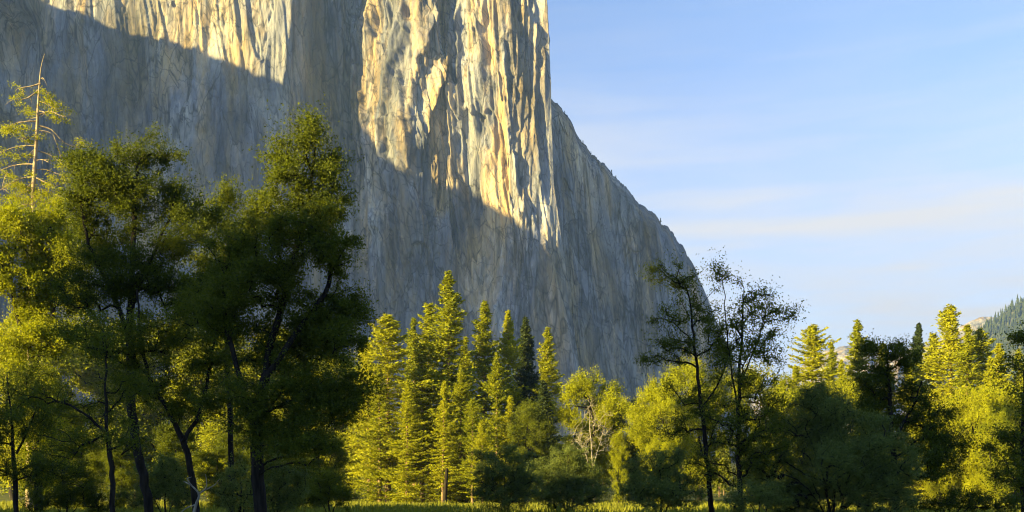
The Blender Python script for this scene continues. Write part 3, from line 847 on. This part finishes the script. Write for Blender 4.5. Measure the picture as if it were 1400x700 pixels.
PLANT = [
 # the grove in the middle
 ('C', 6, 530, 432, 176, 1.15, 'broad bushy-topped golden conifer first beside the dark left-hand trees'),
 ('C', 1, 566, 436, 186, 0.9, 'slim golden conifer between the bushy-topped one and the tallest'),
 ('C', 5, 590, 416, 192, 1.0, 'golden conifer rising just left of the tallest spire'),
 ('C', 0, 612, 372, 180, 1.05, 'tallest conifer of the grove, a golden spire with visible trunk'),
 ('C', 1, 638, 462, 190, 0.9, 'thin conifer tucked right of the tallest spire'),
 ('C', 0, 663, 412, 196, 1.0, 'second tallest golden spire right of the tallest conifer'),
 ('C', 4, 692, 424, 200, 0.8, 'golden pointed conifer next left of the dark fir'),
 ('F', 0, 717, 434, 206, 0.85, 'dark green fir, the shaded spire between two golden conifers'),
 ('C', 0, 749, 448, 198, 0.95, 'lone golden spire at the right end of the grove'),
 ('C', 4, 680, 482, 168, 0.95, 'full golden conifer in front of the pointed spires'),
 ('C', 6, 646, 545, 160, 0.9, 'low bright conifer at the front of the grove, above the grass'),
 ('C', 1, 556, 520, 166, 1.1, 'small golden conifer below the slim one, near the meadow edge'),
 ('C', 3, 605, 520, 165, 0.9, 'small conifer at the foot of the tallest spire'),
 ('C', 2, 505, 470, 190, 1.0, 'golden conifer half hidden behind the dark left-hand crown'),
 ('F', 1, 742, 520, 185, 1.25, 'dark fir filling the shade below the lone spire'),
 ('O', 0, 722, 545, 162, 0.9, 'dark rounded oak below the dark fir, over the willow bushes'),
 ('B', 0, 806, 500, 172, 0.95, 'bright dome-topped broadleaf tree behind the bare dead tree'),
 ('B', 3, 846, 585, 158, 0.7, 'small bright yellow green tree right of the bare dead tree'),
 ('O', 1, 868, 540, 178, 0.7, 'dark green oak between the dome-topped tree and the slender dark tree'),
 ('B', 2, 905, 512, 160, 0.8, 'bright broadleaf tree behind the leaning slender dark trunk'),
 ('B', 1, 955, 480, 172, 0.9, 'bright broadleaf tree seen between the two slender dark trees'),
 ('B', 2, 900, 600, 140, 0.7, 'low bright broadleaf tree over the bushes left of the slender trunk'),
 ('B', 0, 1040, 490, 168, 0.9, 'bright tree glimpsed behind the forked slender dark tree'),
 ('C', 1, 520, 500, 172, 1.1, 'low golden conifer at the foot of the bushy-topped one'),
 ('C', 5, 578, 470, 178, 1.0, 'golden conifer low between the slim one and the tallest spire'),
 ('C', 4, 628, 500, 172, 0.9, 'golden conifer close against the right side of the tallest spire'),
 ('C', 3, 700, 540, 165, 1.0, 'small golden conifer below the dark fir, left of the dark oak'),
 ('C', 2, 660, 575, 152, 1.1, 'lowest golden conifer, its boughs down to the willow bushes'),
 ('C', 0, 1088, 500, 182, 1.0, 'golden conifer right beside the forked slender dark tree'),
 ('C', 1, 1322, 446, 190, 1.1, 'golden conifer next right of the tall right-hand one'),
 ('C', 0, 1366, 470, 186, 1.1, 'golden conifer in front of the wooded hillside'),
 ('C', 4, 1240, 500, 184, 1.0, 'golden conifer below the thin grey green fir'),
 ('C', 3, 1204, 468, 196, 1.0, 'narrow golden conifer right of the blue green topped one'),
 ('C', 1, 1352, 490, 178, 0.9, 'young golden conifer in front of the rounded golden one'),
 ('C', 0, 1392, 478, 182, 1.0, 'golden conifer at the right edge under the wooded hillside'),
 ('C', 3, 1068, 520, 176, 1.0, 'small golden conifer half behind the forked slender dark tree'),
 ('C', 0, 1150, 492, 188, 0.8, 'young conifer between the open-crowned and the blue green topped ones'),
 # right-hand side
 ('C', 6, 1110, 446, 190, 1.1, 'open-crowned golden conifer left of the pale dome'),
 ('C', 1, 1136, 470, 205, 0.9, 'small golden conifer leaning against the open-crowned one'),
 ('C', 0, 1172, 438, 200, 1.0, 'blue green topped conifer standing in front of the pale dome'),
 ('F', 1, 1256, 442, 215, 0.75, 'thin grey green fir on the skyline over the dark oak'),
 ('C', 5, 1277, 456, 205, 0.9, 'slim conifer between the thin fir and the tall right-hand conifer'),
 ('C', 2, 1302, 418, 196, 1.0, 'tall right-hand conifer topping the skyline over the bright broadleafs'),
 ('C', 6, 1340, 452, 200, 0.9, 'rounded golden conifer right of the tall right-hand one'),
 ('B', 2, 1330, 525, 168, 0.9, 'big bright broadleaf tree under the tall right-hand conifer'),
 ('B', 1, 1385, 520, 172, 0.9, 'bright broadleaf tree below the wooded hillside at the edge'),
 ('B', 0, 1285, 545, 168, 0.8, 'bright broadleaf tree beside the dark oak'),
 ('B', 3, 1362, 560, 158, 0.9, 'low bright tree over the small sunlit clearing'),
 ('B', 3, 1100, 520, 176, 1.0, 'bright tree peeping over the large grey green willow'),
 ('B', 1, 1165, 510, 180, 0.9, 'bright broadleaf tree under the blue green topped conifer'),
 # behind the dark left-hand trees
 ('B', 1, 20, 420, 205, 1.0, 'bright tree behind the low dark boughs at the left edge'),
 ('B', 0, 125, 425, 215, 1.1, 'bright tree showing through the gap left of the tall forked trunk'),
 ('B', 2, 215, 430, 222, 1.2, 'bright tree showing in gaps between the two dark trunks'),
 ('B', 3, 300, 440, 214, 1.4, 'bright tree glimpsed behind the slanting dark trunk'),
 ('B', 2, 390, 445, 220, 1.2, 'bright tree glimpsed through the widest dark crown'),
 ('B', 0, 462, 470, 214, 1.1, 'bright tree at the lower right edge of the widest dark crown'),
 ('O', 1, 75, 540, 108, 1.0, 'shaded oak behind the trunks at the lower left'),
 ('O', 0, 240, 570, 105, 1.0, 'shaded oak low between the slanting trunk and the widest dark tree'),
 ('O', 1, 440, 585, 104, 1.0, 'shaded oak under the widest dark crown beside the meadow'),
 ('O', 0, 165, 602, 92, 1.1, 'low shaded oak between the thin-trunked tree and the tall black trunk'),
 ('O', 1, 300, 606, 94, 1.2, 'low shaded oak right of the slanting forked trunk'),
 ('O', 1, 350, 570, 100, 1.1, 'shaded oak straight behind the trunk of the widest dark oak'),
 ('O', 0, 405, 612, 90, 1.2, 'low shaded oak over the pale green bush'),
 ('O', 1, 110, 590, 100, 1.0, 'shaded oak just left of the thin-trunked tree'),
]
for p in PLANT: plant(*p)

# ------------------------------------------------------------------ trees with a shape of their own
def own(name, seed, px0, d, stems, lobes, label, cat, **kw):
    o, m = traced(seed, px0, d, stems, lobes, **kw)
    return tree(name, m, o, label, cat)

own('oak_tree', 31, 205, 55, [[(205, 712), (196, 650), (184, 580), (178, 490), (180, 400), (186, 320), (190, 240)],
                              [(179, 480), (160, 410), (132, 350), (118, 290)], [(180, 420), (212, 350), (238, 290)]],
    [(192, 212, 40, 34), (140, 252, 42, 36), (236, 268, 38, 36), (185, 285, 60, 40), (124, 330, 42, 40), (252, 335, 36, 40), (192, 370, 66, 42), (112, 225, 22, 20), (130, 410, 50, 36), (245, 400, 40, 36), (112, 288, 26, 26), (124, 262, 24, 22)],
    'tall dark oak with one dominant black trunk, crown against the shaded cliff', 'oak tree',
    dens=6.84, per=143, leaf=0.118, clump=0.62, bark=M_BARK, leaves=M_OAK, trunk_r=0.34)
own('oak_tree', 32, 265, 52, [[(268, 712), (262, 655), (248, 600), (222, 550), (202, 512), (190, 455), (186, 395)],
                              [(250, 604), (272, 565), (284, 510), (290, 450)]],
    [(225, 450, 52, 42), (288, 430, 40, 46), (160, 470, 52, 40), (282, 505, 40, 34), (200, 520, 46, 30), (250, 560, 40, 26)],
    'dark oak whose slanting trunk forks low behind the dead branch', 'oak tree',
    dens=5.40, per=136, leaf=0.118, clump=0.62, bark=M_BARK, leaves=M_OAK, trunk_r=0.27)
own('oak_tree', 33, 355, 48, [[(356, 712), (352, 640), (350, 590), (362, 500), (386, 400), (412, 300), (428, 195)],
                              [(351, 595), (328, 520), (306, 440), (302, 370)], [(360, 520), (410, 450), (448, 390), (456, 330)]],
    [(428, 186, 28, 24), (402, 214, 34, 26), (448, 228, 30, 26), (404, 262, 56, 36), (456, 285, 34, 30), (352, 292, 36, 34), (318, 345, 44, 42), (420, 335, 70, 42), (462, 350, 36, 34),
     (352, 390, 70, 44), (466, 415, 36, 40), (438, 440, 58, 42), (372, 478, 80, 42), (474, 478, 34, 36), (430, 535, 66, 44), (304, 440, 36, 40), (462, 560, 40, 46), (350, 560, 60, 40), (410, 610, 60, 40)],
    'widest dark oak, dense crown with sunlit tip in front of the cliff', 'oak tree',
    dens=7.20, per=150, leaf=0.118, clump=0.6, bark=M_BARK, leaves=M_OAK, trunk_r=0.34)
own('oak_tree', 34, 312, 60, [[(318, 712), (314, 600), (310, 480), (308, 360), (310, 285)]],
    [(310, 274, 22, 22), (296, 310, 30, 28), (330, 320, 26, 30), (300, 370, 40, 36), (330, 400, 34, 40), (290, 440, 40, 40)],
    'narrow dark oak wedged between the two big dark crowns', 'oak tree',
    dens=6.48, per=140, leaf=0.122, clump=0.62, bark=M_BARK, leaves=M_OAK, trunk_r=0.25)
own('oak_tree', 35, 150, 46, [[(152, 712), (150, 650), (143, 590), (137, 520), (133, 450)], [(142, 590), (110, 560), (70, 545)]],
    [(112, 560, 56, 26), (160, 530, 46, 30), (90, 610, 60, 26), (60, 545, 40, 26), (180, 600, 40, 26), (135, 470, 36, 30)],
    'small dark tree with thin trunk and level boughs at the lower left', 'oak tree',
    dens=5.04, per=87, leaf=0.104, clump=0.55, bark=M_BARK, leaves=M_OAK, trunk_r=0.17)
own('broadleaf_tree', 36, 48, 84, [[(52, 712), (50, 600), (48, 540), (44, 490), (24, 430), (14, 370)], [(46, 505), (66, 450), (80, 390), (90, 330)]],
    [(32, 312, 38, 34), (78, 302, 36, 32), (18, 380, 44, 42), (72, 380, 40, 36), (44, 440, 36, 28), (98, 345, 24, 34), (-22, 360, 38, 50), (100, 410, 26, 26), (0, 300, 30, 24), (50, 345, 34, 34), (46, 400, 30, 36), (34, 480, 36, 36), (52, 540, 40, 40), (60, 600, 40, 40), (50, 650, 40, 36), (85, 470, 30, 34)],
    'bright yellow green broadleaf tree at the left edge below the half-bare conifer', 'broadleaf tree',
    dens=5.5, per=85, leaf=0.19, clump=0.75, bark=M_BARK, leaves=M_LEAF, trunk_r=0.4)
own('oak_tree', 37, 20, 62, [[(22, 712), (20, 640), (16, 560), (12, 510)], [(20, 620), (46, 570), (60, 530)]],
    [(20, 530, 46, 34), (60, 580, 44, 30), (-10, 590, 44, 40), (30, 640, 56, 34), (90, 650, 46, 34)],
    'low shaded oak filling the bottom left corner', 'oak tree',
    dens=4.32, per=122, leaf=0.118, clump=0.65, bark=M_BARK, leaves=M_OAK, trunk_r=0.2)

# slender dark trees on the right
own('alder_tree', 41, 972, 54, [[(975, 712), (970, 650), (963, 590), (956, 530), (949, 460), (942, 395), (930, 368)],
                                [(958, 560), (985, 520), (1000, 470)], [(950, 470), (920, 440), (895, 432)]],
    [(928, 384, 34, 14), (900, 372, 22, 8), (958, 420, 30, 18), (912, 438, 34, 10), (975, 452, 26, 18), (896, 490, 26, 7), (936, 478, 40, 14), (985, 490, 22, 18), (955, 545, 34, 22), (930, 590, 30, 16), (985, 590, 26, 26)],
    'slender dark tree with leaning trunk and sparse feathery boughs against the cliff edge', 'alder tree',
    dens=9.5, per=62, leaf=0.105, clump=0.5, flat=0.8, spread=1.45, bark=M_BARK, leaves=M_OAK, trunk_r=0.13)
own('alder_tree', 42, 1013, 52, [[(1014, 712), (1011, 640), (1010, 570), (1014, 500), (1018, 430), (1022, 390)],
                                 [(1011, 580), (1000, 500), (993, 430), (988, 375)], [(1013, 520), (1036, 470), (1052, 420)]],
    [(988, 378, 22, 16), (1038, 406, 30, 16), (1062, 436, 22, 16), (1016, 432, 36, 22), (1000, 475, 34, 26), (1048, 480, 32, 28), (1020, 525, 38, 30), (1002, 580, 40, 32), (1045, 560, 26, 34), (1000, 640, 42, 30), (1032, 620, 30, 34)],
    'slender dark tree with upright forks and airy top against the sky', 'alder tree',
    dens=9, per=60, leaf=0.105, clump=0.5, flat=0.9, spread=1.35, bark=M_BARK, leaves=M_OAK, trunk_r=0.13)
def bush(name, seed, px0, d, lobes, label, cat, mat, **kw):
    rng = np.random.default_rng(seed)
    cx = [l[0] for l in lobes]
    stems = [[(px0, HOR+EYE/d*F), (px0+(lx-px0)*0.5, (HOR+ly)/2+6), (lx, ly)] for lx, ly, a, b in lobes[:5]]
    o, m = traced(seed, px0, d, stems, lobes, bark=M_BARK, leaves=mat, trunk_r=0.07, **kw)
    return tree(name, m, o, label, cat)
bush('willow_tree', 51, 1140, 52, [(1100, 585, 46, 44), (1150, 568, 46, 38), (1190, 605, 44, 42), (1070, 648, 42, 40), (1140, 635, 58, 46), (1212, 660, 40, 40), (1085, 690, 50, 30), (1180, 690, 60, 30), (1120, 690, 50, 30), (1122, 545, 28, 22)],
     'large grey green willow, a rounded shaded mass before the sunlit trees', 'willow', M_WILLOW, dens=13, per=105, leaf=0.115, aspect=0.35, clump=0.42, shell=0.35)
own('oak_tree', 52, 1225, 56, [[(1228, 712), (1224, 640), (1220, 560), (1214, 490)], [(1222, 600), (1250, 550), (1262, 520)]],
    [(1208, 484, 24, 14), (1232, 496, 28, 16), (1200, 520, 32, 26), (1238, 535, 36, 30), (1268, 570, 28, 34), (1215, 570, 40, 34), (1260, 630, 44, 34), (1290, 610, 24, 30), (1190, 475, 12, 8)],
    'dark oak with ragged top between the willow and the bright broadleafs', 'oak tree',
    dens=7.92, per=140, leaf=0.111, clump=0.52, bark=M_BARK, leaves=M_OAK, trunk_r=0.3)
own('oak_tree', 53, 1398, 58, [[(1400, 712), (1398, 620), (1396, 540), (1398, 480)]],
    [(1400, 468, 18, 14), (1392, 500, 24, 18), (1396, 550, 30, 30), (1384, 610, 36, 30), (1410, 590, 30, 40), (1380, 650, 40, 24)],
    'dark oak cut by the right edge of the view', 'oak tree',
    dens=3.60, per=105, leaf=0.133, clump=0.7, bark=M_BARK, leaves=M_OAK, trunk_r=0.22)
BL = dict(dens=11, per=110, leaf=0.125, aspect=0.4, clump=0.42, shell=0.35)
bush('willow_bush', 61, 776, 80, [(776, 640, 40, 30), (750, 660, 34, 28), (802, 662, 32, 28), (776, 680, 50, 22), (776, 622, 22, 14)],
     'round dense willow bush in the middle of the meadow edge', 'bush', M_WILLOW, **BL)
bush('willow_bush', 62, 690, 75, [(690, 636, 36, 26), (664, 662, 28, 24), (716, 660, 30, 26), (690, 680, 46, 20)],
     'dark willow bush left of the round one, before the golden conifers', 'bush', M_WILLOW, **BL)
bush('willow_bush', 63, 378, 62, [(384, 648, 32, 24), (356, 666, 26, 22), (404, 670, 24, 24), (380, 690, 40, 18)],
     'pale green bush under the widest dark oak', 'bush', M_WILLOW, **BL)
bush('willow_bush', 64, 330, 56, [(326, 650, 22, 26), (312, 676, 26, 20), (340, 676, 20, 20), (326, 695, 34, 14)],
     'twiggy low bush right of the pale dead branch', 'bush', M_WILLOW, dens=6, per=70, leaf=0.12, clump=0.5)
bush('willow_bush', 65, 905, 52, [(900, 640, 38, 30), (930, 662, 30, 26), (868, 668, 28, 24), (904, 682, 50, 20)],
     'broad bush left of the slender leaning trunk', 'bush', M_WILLOW, **BL)
bush('willow_bush', 66, 1300, 56, [(1300, 682, 34, 14), (1270, 690, 30, 12), (1335, 688, 30, 12), (1370, 690, 26, 12)],
     'low dark thicket below the small sunlit clearing', 'bush', M_OAK, **BL)
bush('willow_bush', 67, 1040, 50, [(1034, 672, 28, 22), (1060, 686, 26, 16), (1010, 690, 24, 14)],
     'dark low bush at the foot of the forked slender tree', 'bush', M_WILLOW, **BL)
bush('willow_bush', 68, 225, 66, [(225, 650, 36, 28), (200, 680, 30, 20), (252, 676, 30, 22)],
     'shaded bush between the black trunk and the slanting trunk', 'bush', M_WILLOW, **BL)
bush('willow_bush', 69, 90, 64, [(92, 676, 36, 22), (60, 686, 30, 18), (126, 688, 30, 16)],
     'shaded bush at the foot of the small thin-trunked tree', 'bush', M_OAK, **BL)
bush('willow_bush', 70, 450, 72, [(448, 662, 30, 24), (474, 684, 22, 14), (424, 680, 26, 16)],
     'shaded bush at the near end of the bright grass strip', 'bush', M_OAK, **BL)

# the half-bare conifer at the left
def half_bare():
    rng = np.random.default_rng(71)
    d = 98; o = np.array([(40-700)/F*d, d, 0.0])
    def A(x, y, dy=0.0):
        p = at(x/2.917, 60+y/2.917, d)-o; p[1] += dy; return p
    W = Wood(7)
    trunk = [np.array([0, 0, -0.2]), A(120, 1400), A(128, 900), A(135, 560), A(145, 400), A(152, 250), A(160, 130), A(167, 80), A(178, 40)]
    T = smooth_poly(trunk); zt = T[:, 2]
    W.tube(T, np.interp(zt, [0, A(0, 560)[2], A(0, 250)[2], A(0, 40)[2]], [0.36, 0.20, 0.12, 0.022]), 9)
    B = [[(165, 138), (176, 140), (187, 152)], [(162, 158), (125, 172), (90, 180), (72, 190)], [(158, 180), (120, 212), (90, 224), (52, 228)],
         [(158, 172), (185, 190), (205, 225), (222, 246)], [(155, 228), (190, 240), (230, 262), (278, 266)], [(155, 268), (180, 275), (196, 292)],
         [(152, 285), (200, 272), (245, 290), (266, 298)], [(148, 308), (110, 312), (60, 326), (5, 352)], [(150, 325), (200, 338), (240, 380), (290, 400), (355, 392)],
         [(150, 345), (185, 348), (210, 360)], [(213, 362), (224, 410), (238, 486)], [(143, 408), (100, 410), (50, 426), (-6, 458)], [(143, 425), (190, 436), (240, 474), (302, 530)],
         [(140, 480), (90, 478), (40, 484), (-10, 500)], [(140, 466), (175, 466), (207, 482)], [(140, 502), (180, 498), (216, 512)], [(138, 530), (80, 540), (30, 570), (-10, 600)],
         [(138, 530), (180, 552), (230, 568), (292, 548)], [(134, 580), (90, 590), (60, 612)], [(134, 580), (190, 586), (245, 612)], [(134, 610), (200, 640), (260, 660)], [(132, 640), (70, 650), (10, 690)],
         [(150, 300), (136, 290), (128, 276)], [(148, 360), (110, 372), (70, 378)], [(146, 395), (120, 440), (100, 450)], [(136, 540), (100, 575), (70, 590)], [(30, 512), (10, 540), (-4, 575)]]
    C = []
    for b in B:
        dy = rng.uniform(-1.6, 1.6)
        P = smooth_poly([A(x, y, dy*k/len(b)) for k, (x, y) in enumerate(b)], 4)
        W.tube(P, np.linspace(0.08 if len(b) > 3 else 0.055, 0.02, len(P)), 5)
        for k in range(3):                       # side twigs
            q = P[rng.integers(2, len(P))]; e = q+rng.normal(size=3)*np.array([0.5, 0.6, 0.25])-np.array([0, 0, 0.25])
            W.tube([q, (q+e)/2+np.array([0, 0, 0.05]), e], [0.025, 0.02, 0.012], 4)
    def tuft(x, y, rx, ry, n):
        for k in range(n):
            c = A(x+rng.normal()*rx*0.5, y+rng.normal()*ry*0.5, rng.normal()*0.9)
            m = rng.integers(26, 48)
            g = rng.normal(size=(m, 3))*np.array([0.28, 0.28, 0.13]); g[:, 2] -= np.abs(g[:, 0])*0.3
            C.append(c+g)
    for t in [(80, 190, 16, 10, 5), (80, 226, 32, 10, 7), (128, 282, 12, 20, 5), (190, 212, 30, 14, 9), (240, 256, 34, 14, 9), (225, 294, 34, 10, 9), (200, 244, 20, 10, 4), (40, 346, 42, 18, 14), (100, 340, 34, 20, 9),
              (95, 376, 34, 14, 7), (335, 396, 28, 9, 6), (165, 372, 14, 12, 3), (40, 436, 42, 16, 9), (100, 440, 26, 14, 5), (265, 498, 26, 22, 8), (250, 545, 44, 24, 12), (70, 548, 46, 30, 16), (20, 520, 30, 20, 6),
              (110, 585, 46, 24, 16), (190, 580, 44, 22, 14), (60, 610, 44, 20, 14), (150, 625, 70, 22, 24), (240, 620, 40, 20, 10), (60, 670, 70, 26, 20), (180, 690, 70, 30, 20), (10, 470, 20, 14, 4), (150, 540, 20, 20, 5)]:
        tuft(*t)
    C = np.concatenate(C)
    V, Q = leaf_quads(C, rng, 0.24, 0.08, up=0.2)
    tree('conifer_tree', (W.mesh('trunk', M_SNAG), mesh_np('crown', V, Q, M_CONIF)), o, 'half-bare conifer with a leafless spike and drooping tufted boughs', 'conifer')
half_bare()

def skyline_pines():
    m = conifer(seed=91, H=7, R=2.0, base=0.1, bark=M_BARK, leaves=M_CONIF_DARK, dens=0.6, spray=0.8, whorl=0.7, ragged=0.4)
    src = None
    for px, py, h in ((762, 143, 7), (836, 236, 9), (842, 241, 6), (903, 300, 7), (921, 321, 6), (784, 175, 5), (866, 270, 5), (772, 153, 6), (777, 161, 5), (797, 194, 7), (808, 207, 5), (826, 224, 5), (852, 253, 6), (882, 284, 6), (888, 288, 4), (912, 311, 5), (932, 337, 6), (946, 360, 5)):
        D = float(np.interp(px, [640, 760, 840, 900, 960], [1345, 1390, 1450, 1475, 1560]))
        D += 1.2*float(np.interp(py, [60, 330, 560], [90, 40, -10]))+55
        loc = at(px, py+4, D); k = h/7
        lab = 'small pine clinging to the right-hand skyline of the granite cliff'
        if src is None:
            src = tree('pine_tree', m, loc, lab, 'pine tree', 'little pines on the cliff skyline', 0.0, (k, k, k))
        else: copy_tree(src, loc, lab, px*0.7, (k, k, k))
skyline_pines()

# bare grey tree in front of the dome-topped broadleaf
def bare_tree():
    d = 150
    o, mm = traced(81, 812, d, [[(812, 692), (811, 650), (808, 600), (806, 560)], [(811, 660), (800, 620), (786, 590)], [(810, 640), (822, 600), (830, 570)]],
                   [(808, 570, 24, 24), (790, 600, 22, 22), (826, 592, 18, 24), (808, 610, 30, 26)], dens=9.0, bark=M_DEAD, leaves=None, tip=0.007, trunk_r=0.13)
    tree('dead_tree', mm, o, 'bare pale grey dead tree with fine drooping branches', 'dead tree')
bare_tree()
def dead_branch():
    d = 50
    W = Wood(7)
    P = [at(262, 712, d), at(268, 690, d), at(272, 676, d), at(262, 664, d), at(246, 658, d)]
    P[4][1] += 0.6
    W.tube(smooth_poly(P), np.linspace(0.085, 0.02, 21), 7)
    for a, b, c in (((271, 676), (282, 666), (281, 648)), ((268, 690), (256, 694), (244, 703)), ((262, 664), (256, 655), (262, 652)), ((276, 672), (292, 664), (300, 655))):
        q = [at(*a, d), at(*b, d-0.3), at(*c, d-0.5)]
        W.tube(smooth_poly(q), np.linspace(0.045, 0.012, 11), 5)
    tag(link('dead_branch', W.mesh('dead_branch', M_DEAD)), 'broken pale dead branch sticking up before the slanting dark trunk', 'dead branch')
dead_branch()
def stump():
    d = 158
    W = Wood(8)
    W.tube(smooth_poly([at(608, 694, d), at(609, 672, d), at(611, 640, d)]), np.linspace(0.42, 0.22, 11), 8)
    tag(link('tree_stump', W.mesh('tree_stump', M_BARK)), 'black broken trunk standing under the tallest golden spire', 'tree stump')
stump()

# ------------------------------------------------------------------ air
def build_haze():
    x0, x1, y0, y1, z0, z1 = -3600, 3600, -1000, 9600, -8, 1500
    V = [(x, y, z) for z in (z0, z1) for y in (y0, y1) for x in (x0, x1)]
    Q = [(0, 2, 3, 1), (4, 5, 7, 6), (0, 1, 5, 4), (2, 6, 7, 3), (0, 4, 6, 2), (1, 3, 7, 5)]
    m, nt, out = new_mat('valley_air')
    v = N(nt, 'ShaderNodeVolumePrincipled')
    v.inputs['Color'].default_value = (0.29, 0.48, 1.0, 1); v.inputs['Density'].default_value = HAZE; v.inputs['Anisotropy'].default_value = 0.2
    nt.links.new(v.outputs[0], out.inputs['Volume'])
    tag(link('haze', mesh_np('haze', V, np.array(Q), m)), 'thin blue air of the valley', 'haze', kind='stuff')
HAZE = 7.5e-5
build_haze()

# ------------------------------------------------------------------ sky, sun, camera
w = bpy.data.worlds.new('World'); scene.world = w; w.use_nodes = True
nt = w.node_tree; nt.nodes.clear()
out = nt.nodes.new('ShaderNodeOutputWorld'); bg = nt.nodes.new('ShaderNodeBackground')
sky = nt.nodes.new('ShaderNodeTexSky'); sky.sky_type = 'NISHITA'; sky.sun_disc = False
sky.sun_elevation = SUN_EL; sky.sun_rotation = math.atan2(SUN_H[0], SUN_H[1]) % (2*PI)
sky.altitude = 1200; sky.air_density = 1.0; sky.dust_density = 0.5; sky.ozone_density = 3.5
bg.inputs['Strength'].default_value = 0.057
# thin streaked cirrus
tc = nt.nodes.new('ShaderNodeTexCoord')
sep = nt.nodes.new('ShaderNodeSeparateXYZ'); nt.links.new(tc.outputs['Generated'], sep.inputs[0])
mp = nt.nodes.new('ShaderNodeMapping'); mp.inputs['Scale'].default_value = (2.4, 2.4, 13.0); mp.inputs['Rotation'].default_value = (0.0, 0.10, 0.0)
mp.inputs['Location'].default_value = (0.35, 0.2, 0.1)
nt.links.new(tc.outputs['Generated'], mp.inputs[0])
no = nt.nodes.new('ShaderNodeTexNoise'); no.inputs['Scale'].default_value = 1.6; no.inputs['Detail'].default_value = 7; no.inputs['Roughness'].default_value = 0.55; no.inputs['Distortion'].default_value = 0.4
nt.links.new(mp.outputs[0], no.inputs['Vector'])
cr = ramp(nt, [(0.34, (0.60, 0.60, 0.60)), (0.48, (0.76, 0.76, 0.76)), (0.64, (0.98, 0.98, 0.98))]); nt.links.new(no.outputs['Fac'], cr.inputs['Fac'])
mx = nt.nodes.new('ShaderNodeMix'); mx.data_type = 'RGBA'
mx.inputs[7].default_value = (2.75, 2.66, 2.60, 1)
el = nt.nodes.new('ShaderNodeMapRange'); el.interpolation_type = 'SMOOTHSTEP'      # the veil thins overhead
el.inputs['From Min'].default_value = 0.14; el.inputs['From Max'].default_value = 0.46; el.inputs['To Min'].default_value = 1.0; el.inputs['To Max'].default_value = 0.12
nt.links.new(sep.outputs['Z'], el.inputs['Value'])
mu = nt.nodes.new('ShaderNodeMath'); mu.operation = 'MULTIPLY'
nt.links.new(cr.outputs['Color'], mu.inputs[0]); nt.links.new(el.outputs[0], mu.inputs[1])
# the cirrus lies over the eastern sky only
dp = nt.nodes.new('ShaderNodeVectorMath'); dp.operation = 'DOT_PRODUCT'; dp.inputs[1].default_value = (0.42, 0.90, 0.0)
nt.links.new(tc.outputs['Generated'], dp.inputs[0])
az = nt.nodes.new('ShaderNodeMapRange'); az.interpolation_type = 'SMOOTHSTEP'
az.inputs['From Min'].default_value = 0.25; az.inputs['From Max'].default_value = 0.85; az.inputs['To Min'].default_value = 0.05; az.inputs['To Max'].default_value = 1.0
nt.links.new(dp.outputs['Value'], az.inputs['Value'])
# and fine streaks in it
mp2 = nt.nodes.new('ShaderNodeMapping'); mp2.inputs['Scale'].default_value = (2.0, 2.0, 24.0); mp2.inputs['Rotation'].default_value = (0.05, -0.06, 0.0)
nt.links.new(tc.outputs['Generated'], mp2.inputs[0])
no2 = nt.nodes.new('ShaderNodeTexNoise'); no2.inputs['Scale'].default_value = 1.5; no2.inputs['Detail'].default_value = 5; no2.inputs['Distortion'].default_value = 0.25
nt.links.new(mp2.outputs[0], no2.inputs['Vector'])
cr2 = ramp(nt, [(0.46, (0, 0, 0)), (0.68, (0.5, 0.5, 0.5))]); nt.links.new(no2.outputs['Fac'], cr2.inputs['Fac'])
ad = nt.nodes.new('ShaderNodeMath'); ad.operation = 'ADD'
nt.links.new(mu.outputs[0], ad.inputs[0])
mu3 = nt.nodes.new('ShaderNodeMath'); mu3.operation = 'MULTIPLY'; nt.links.new(cr2.outputs['Color'], mu3.inputs[0]); nt.links.new(el.outputs[0], mu3.inputs[1])
nt.links.new(mu3.outputs[0], ad.inputs[1])
mu2 = nt.nodes.new('ShaderNodeMath'); mu2.operation = 'MULTIPLY'; mu2.use_clamp = True
nt.links.new(ad.outputs[0], mu2.inputs[0]); nt.links.new(az.outputs[0], mu2.inputs[1])
nt.links.new(mu2.outputs[0], mx.inputs[0])
tint = nt.nodes.new('ShaderNodeMix'); tint.data_type = 'RGBA'; tint.blend_type = 'MULTIPLY'; tint.inputs[0].default_value = 1.0; tint.inputs[7].default_value = (0.92, 0.90, 0.94, 1)
nt.links.new(sky.outputs[0], tint.inputs[6]); 
nt.links.new(tint.outputs[2], mx.inputs[6]); nt.links.new(mx.outputs[2], bg.inputs['Color']); nt.links.new(bg.outputs[0], out.inputs['Surface'])

sl = bpy.data.lights.new('sun', 'SUN'); sl.energy = 5.0; sl.angle = math.radians(0.5); sl.color = (1.0, 0.78, 0.26)
so = bpy.data.objects.new('sun', sl); COL.objects.link(so)
so.rotation_euler = Vector(SUN).to_track_quat('Z', 'Y').to_euler()

cam = bpy.data.cameras.new('camera'); co = bpy.data.objects.new('camera', cam); COL.objects.link(co)
co.location = (0, 0, EYE); co.rotation_euler = (PI/2, 0, 0)
cam.sensor_width = 36; cam.lens = 36*F/1400; cam.shift_y = (HOR-350)/1400
cam.clip_end = 30000; cam.clip_start = 0.5
scene.camera = co
vs = scene.view_settings
vs.view_transform = 'Standard'; vs.look = 'None'; vs.exposure = 2.68; vs.gamma = 1
scene.cycles.max_bounces = 6; scene.cycles.diffuse_bounces = 3; scene.cycles.transmission_bounces = 4
scene.cycles.use_denoising = True; scene.cycles.filter_width = 1.1
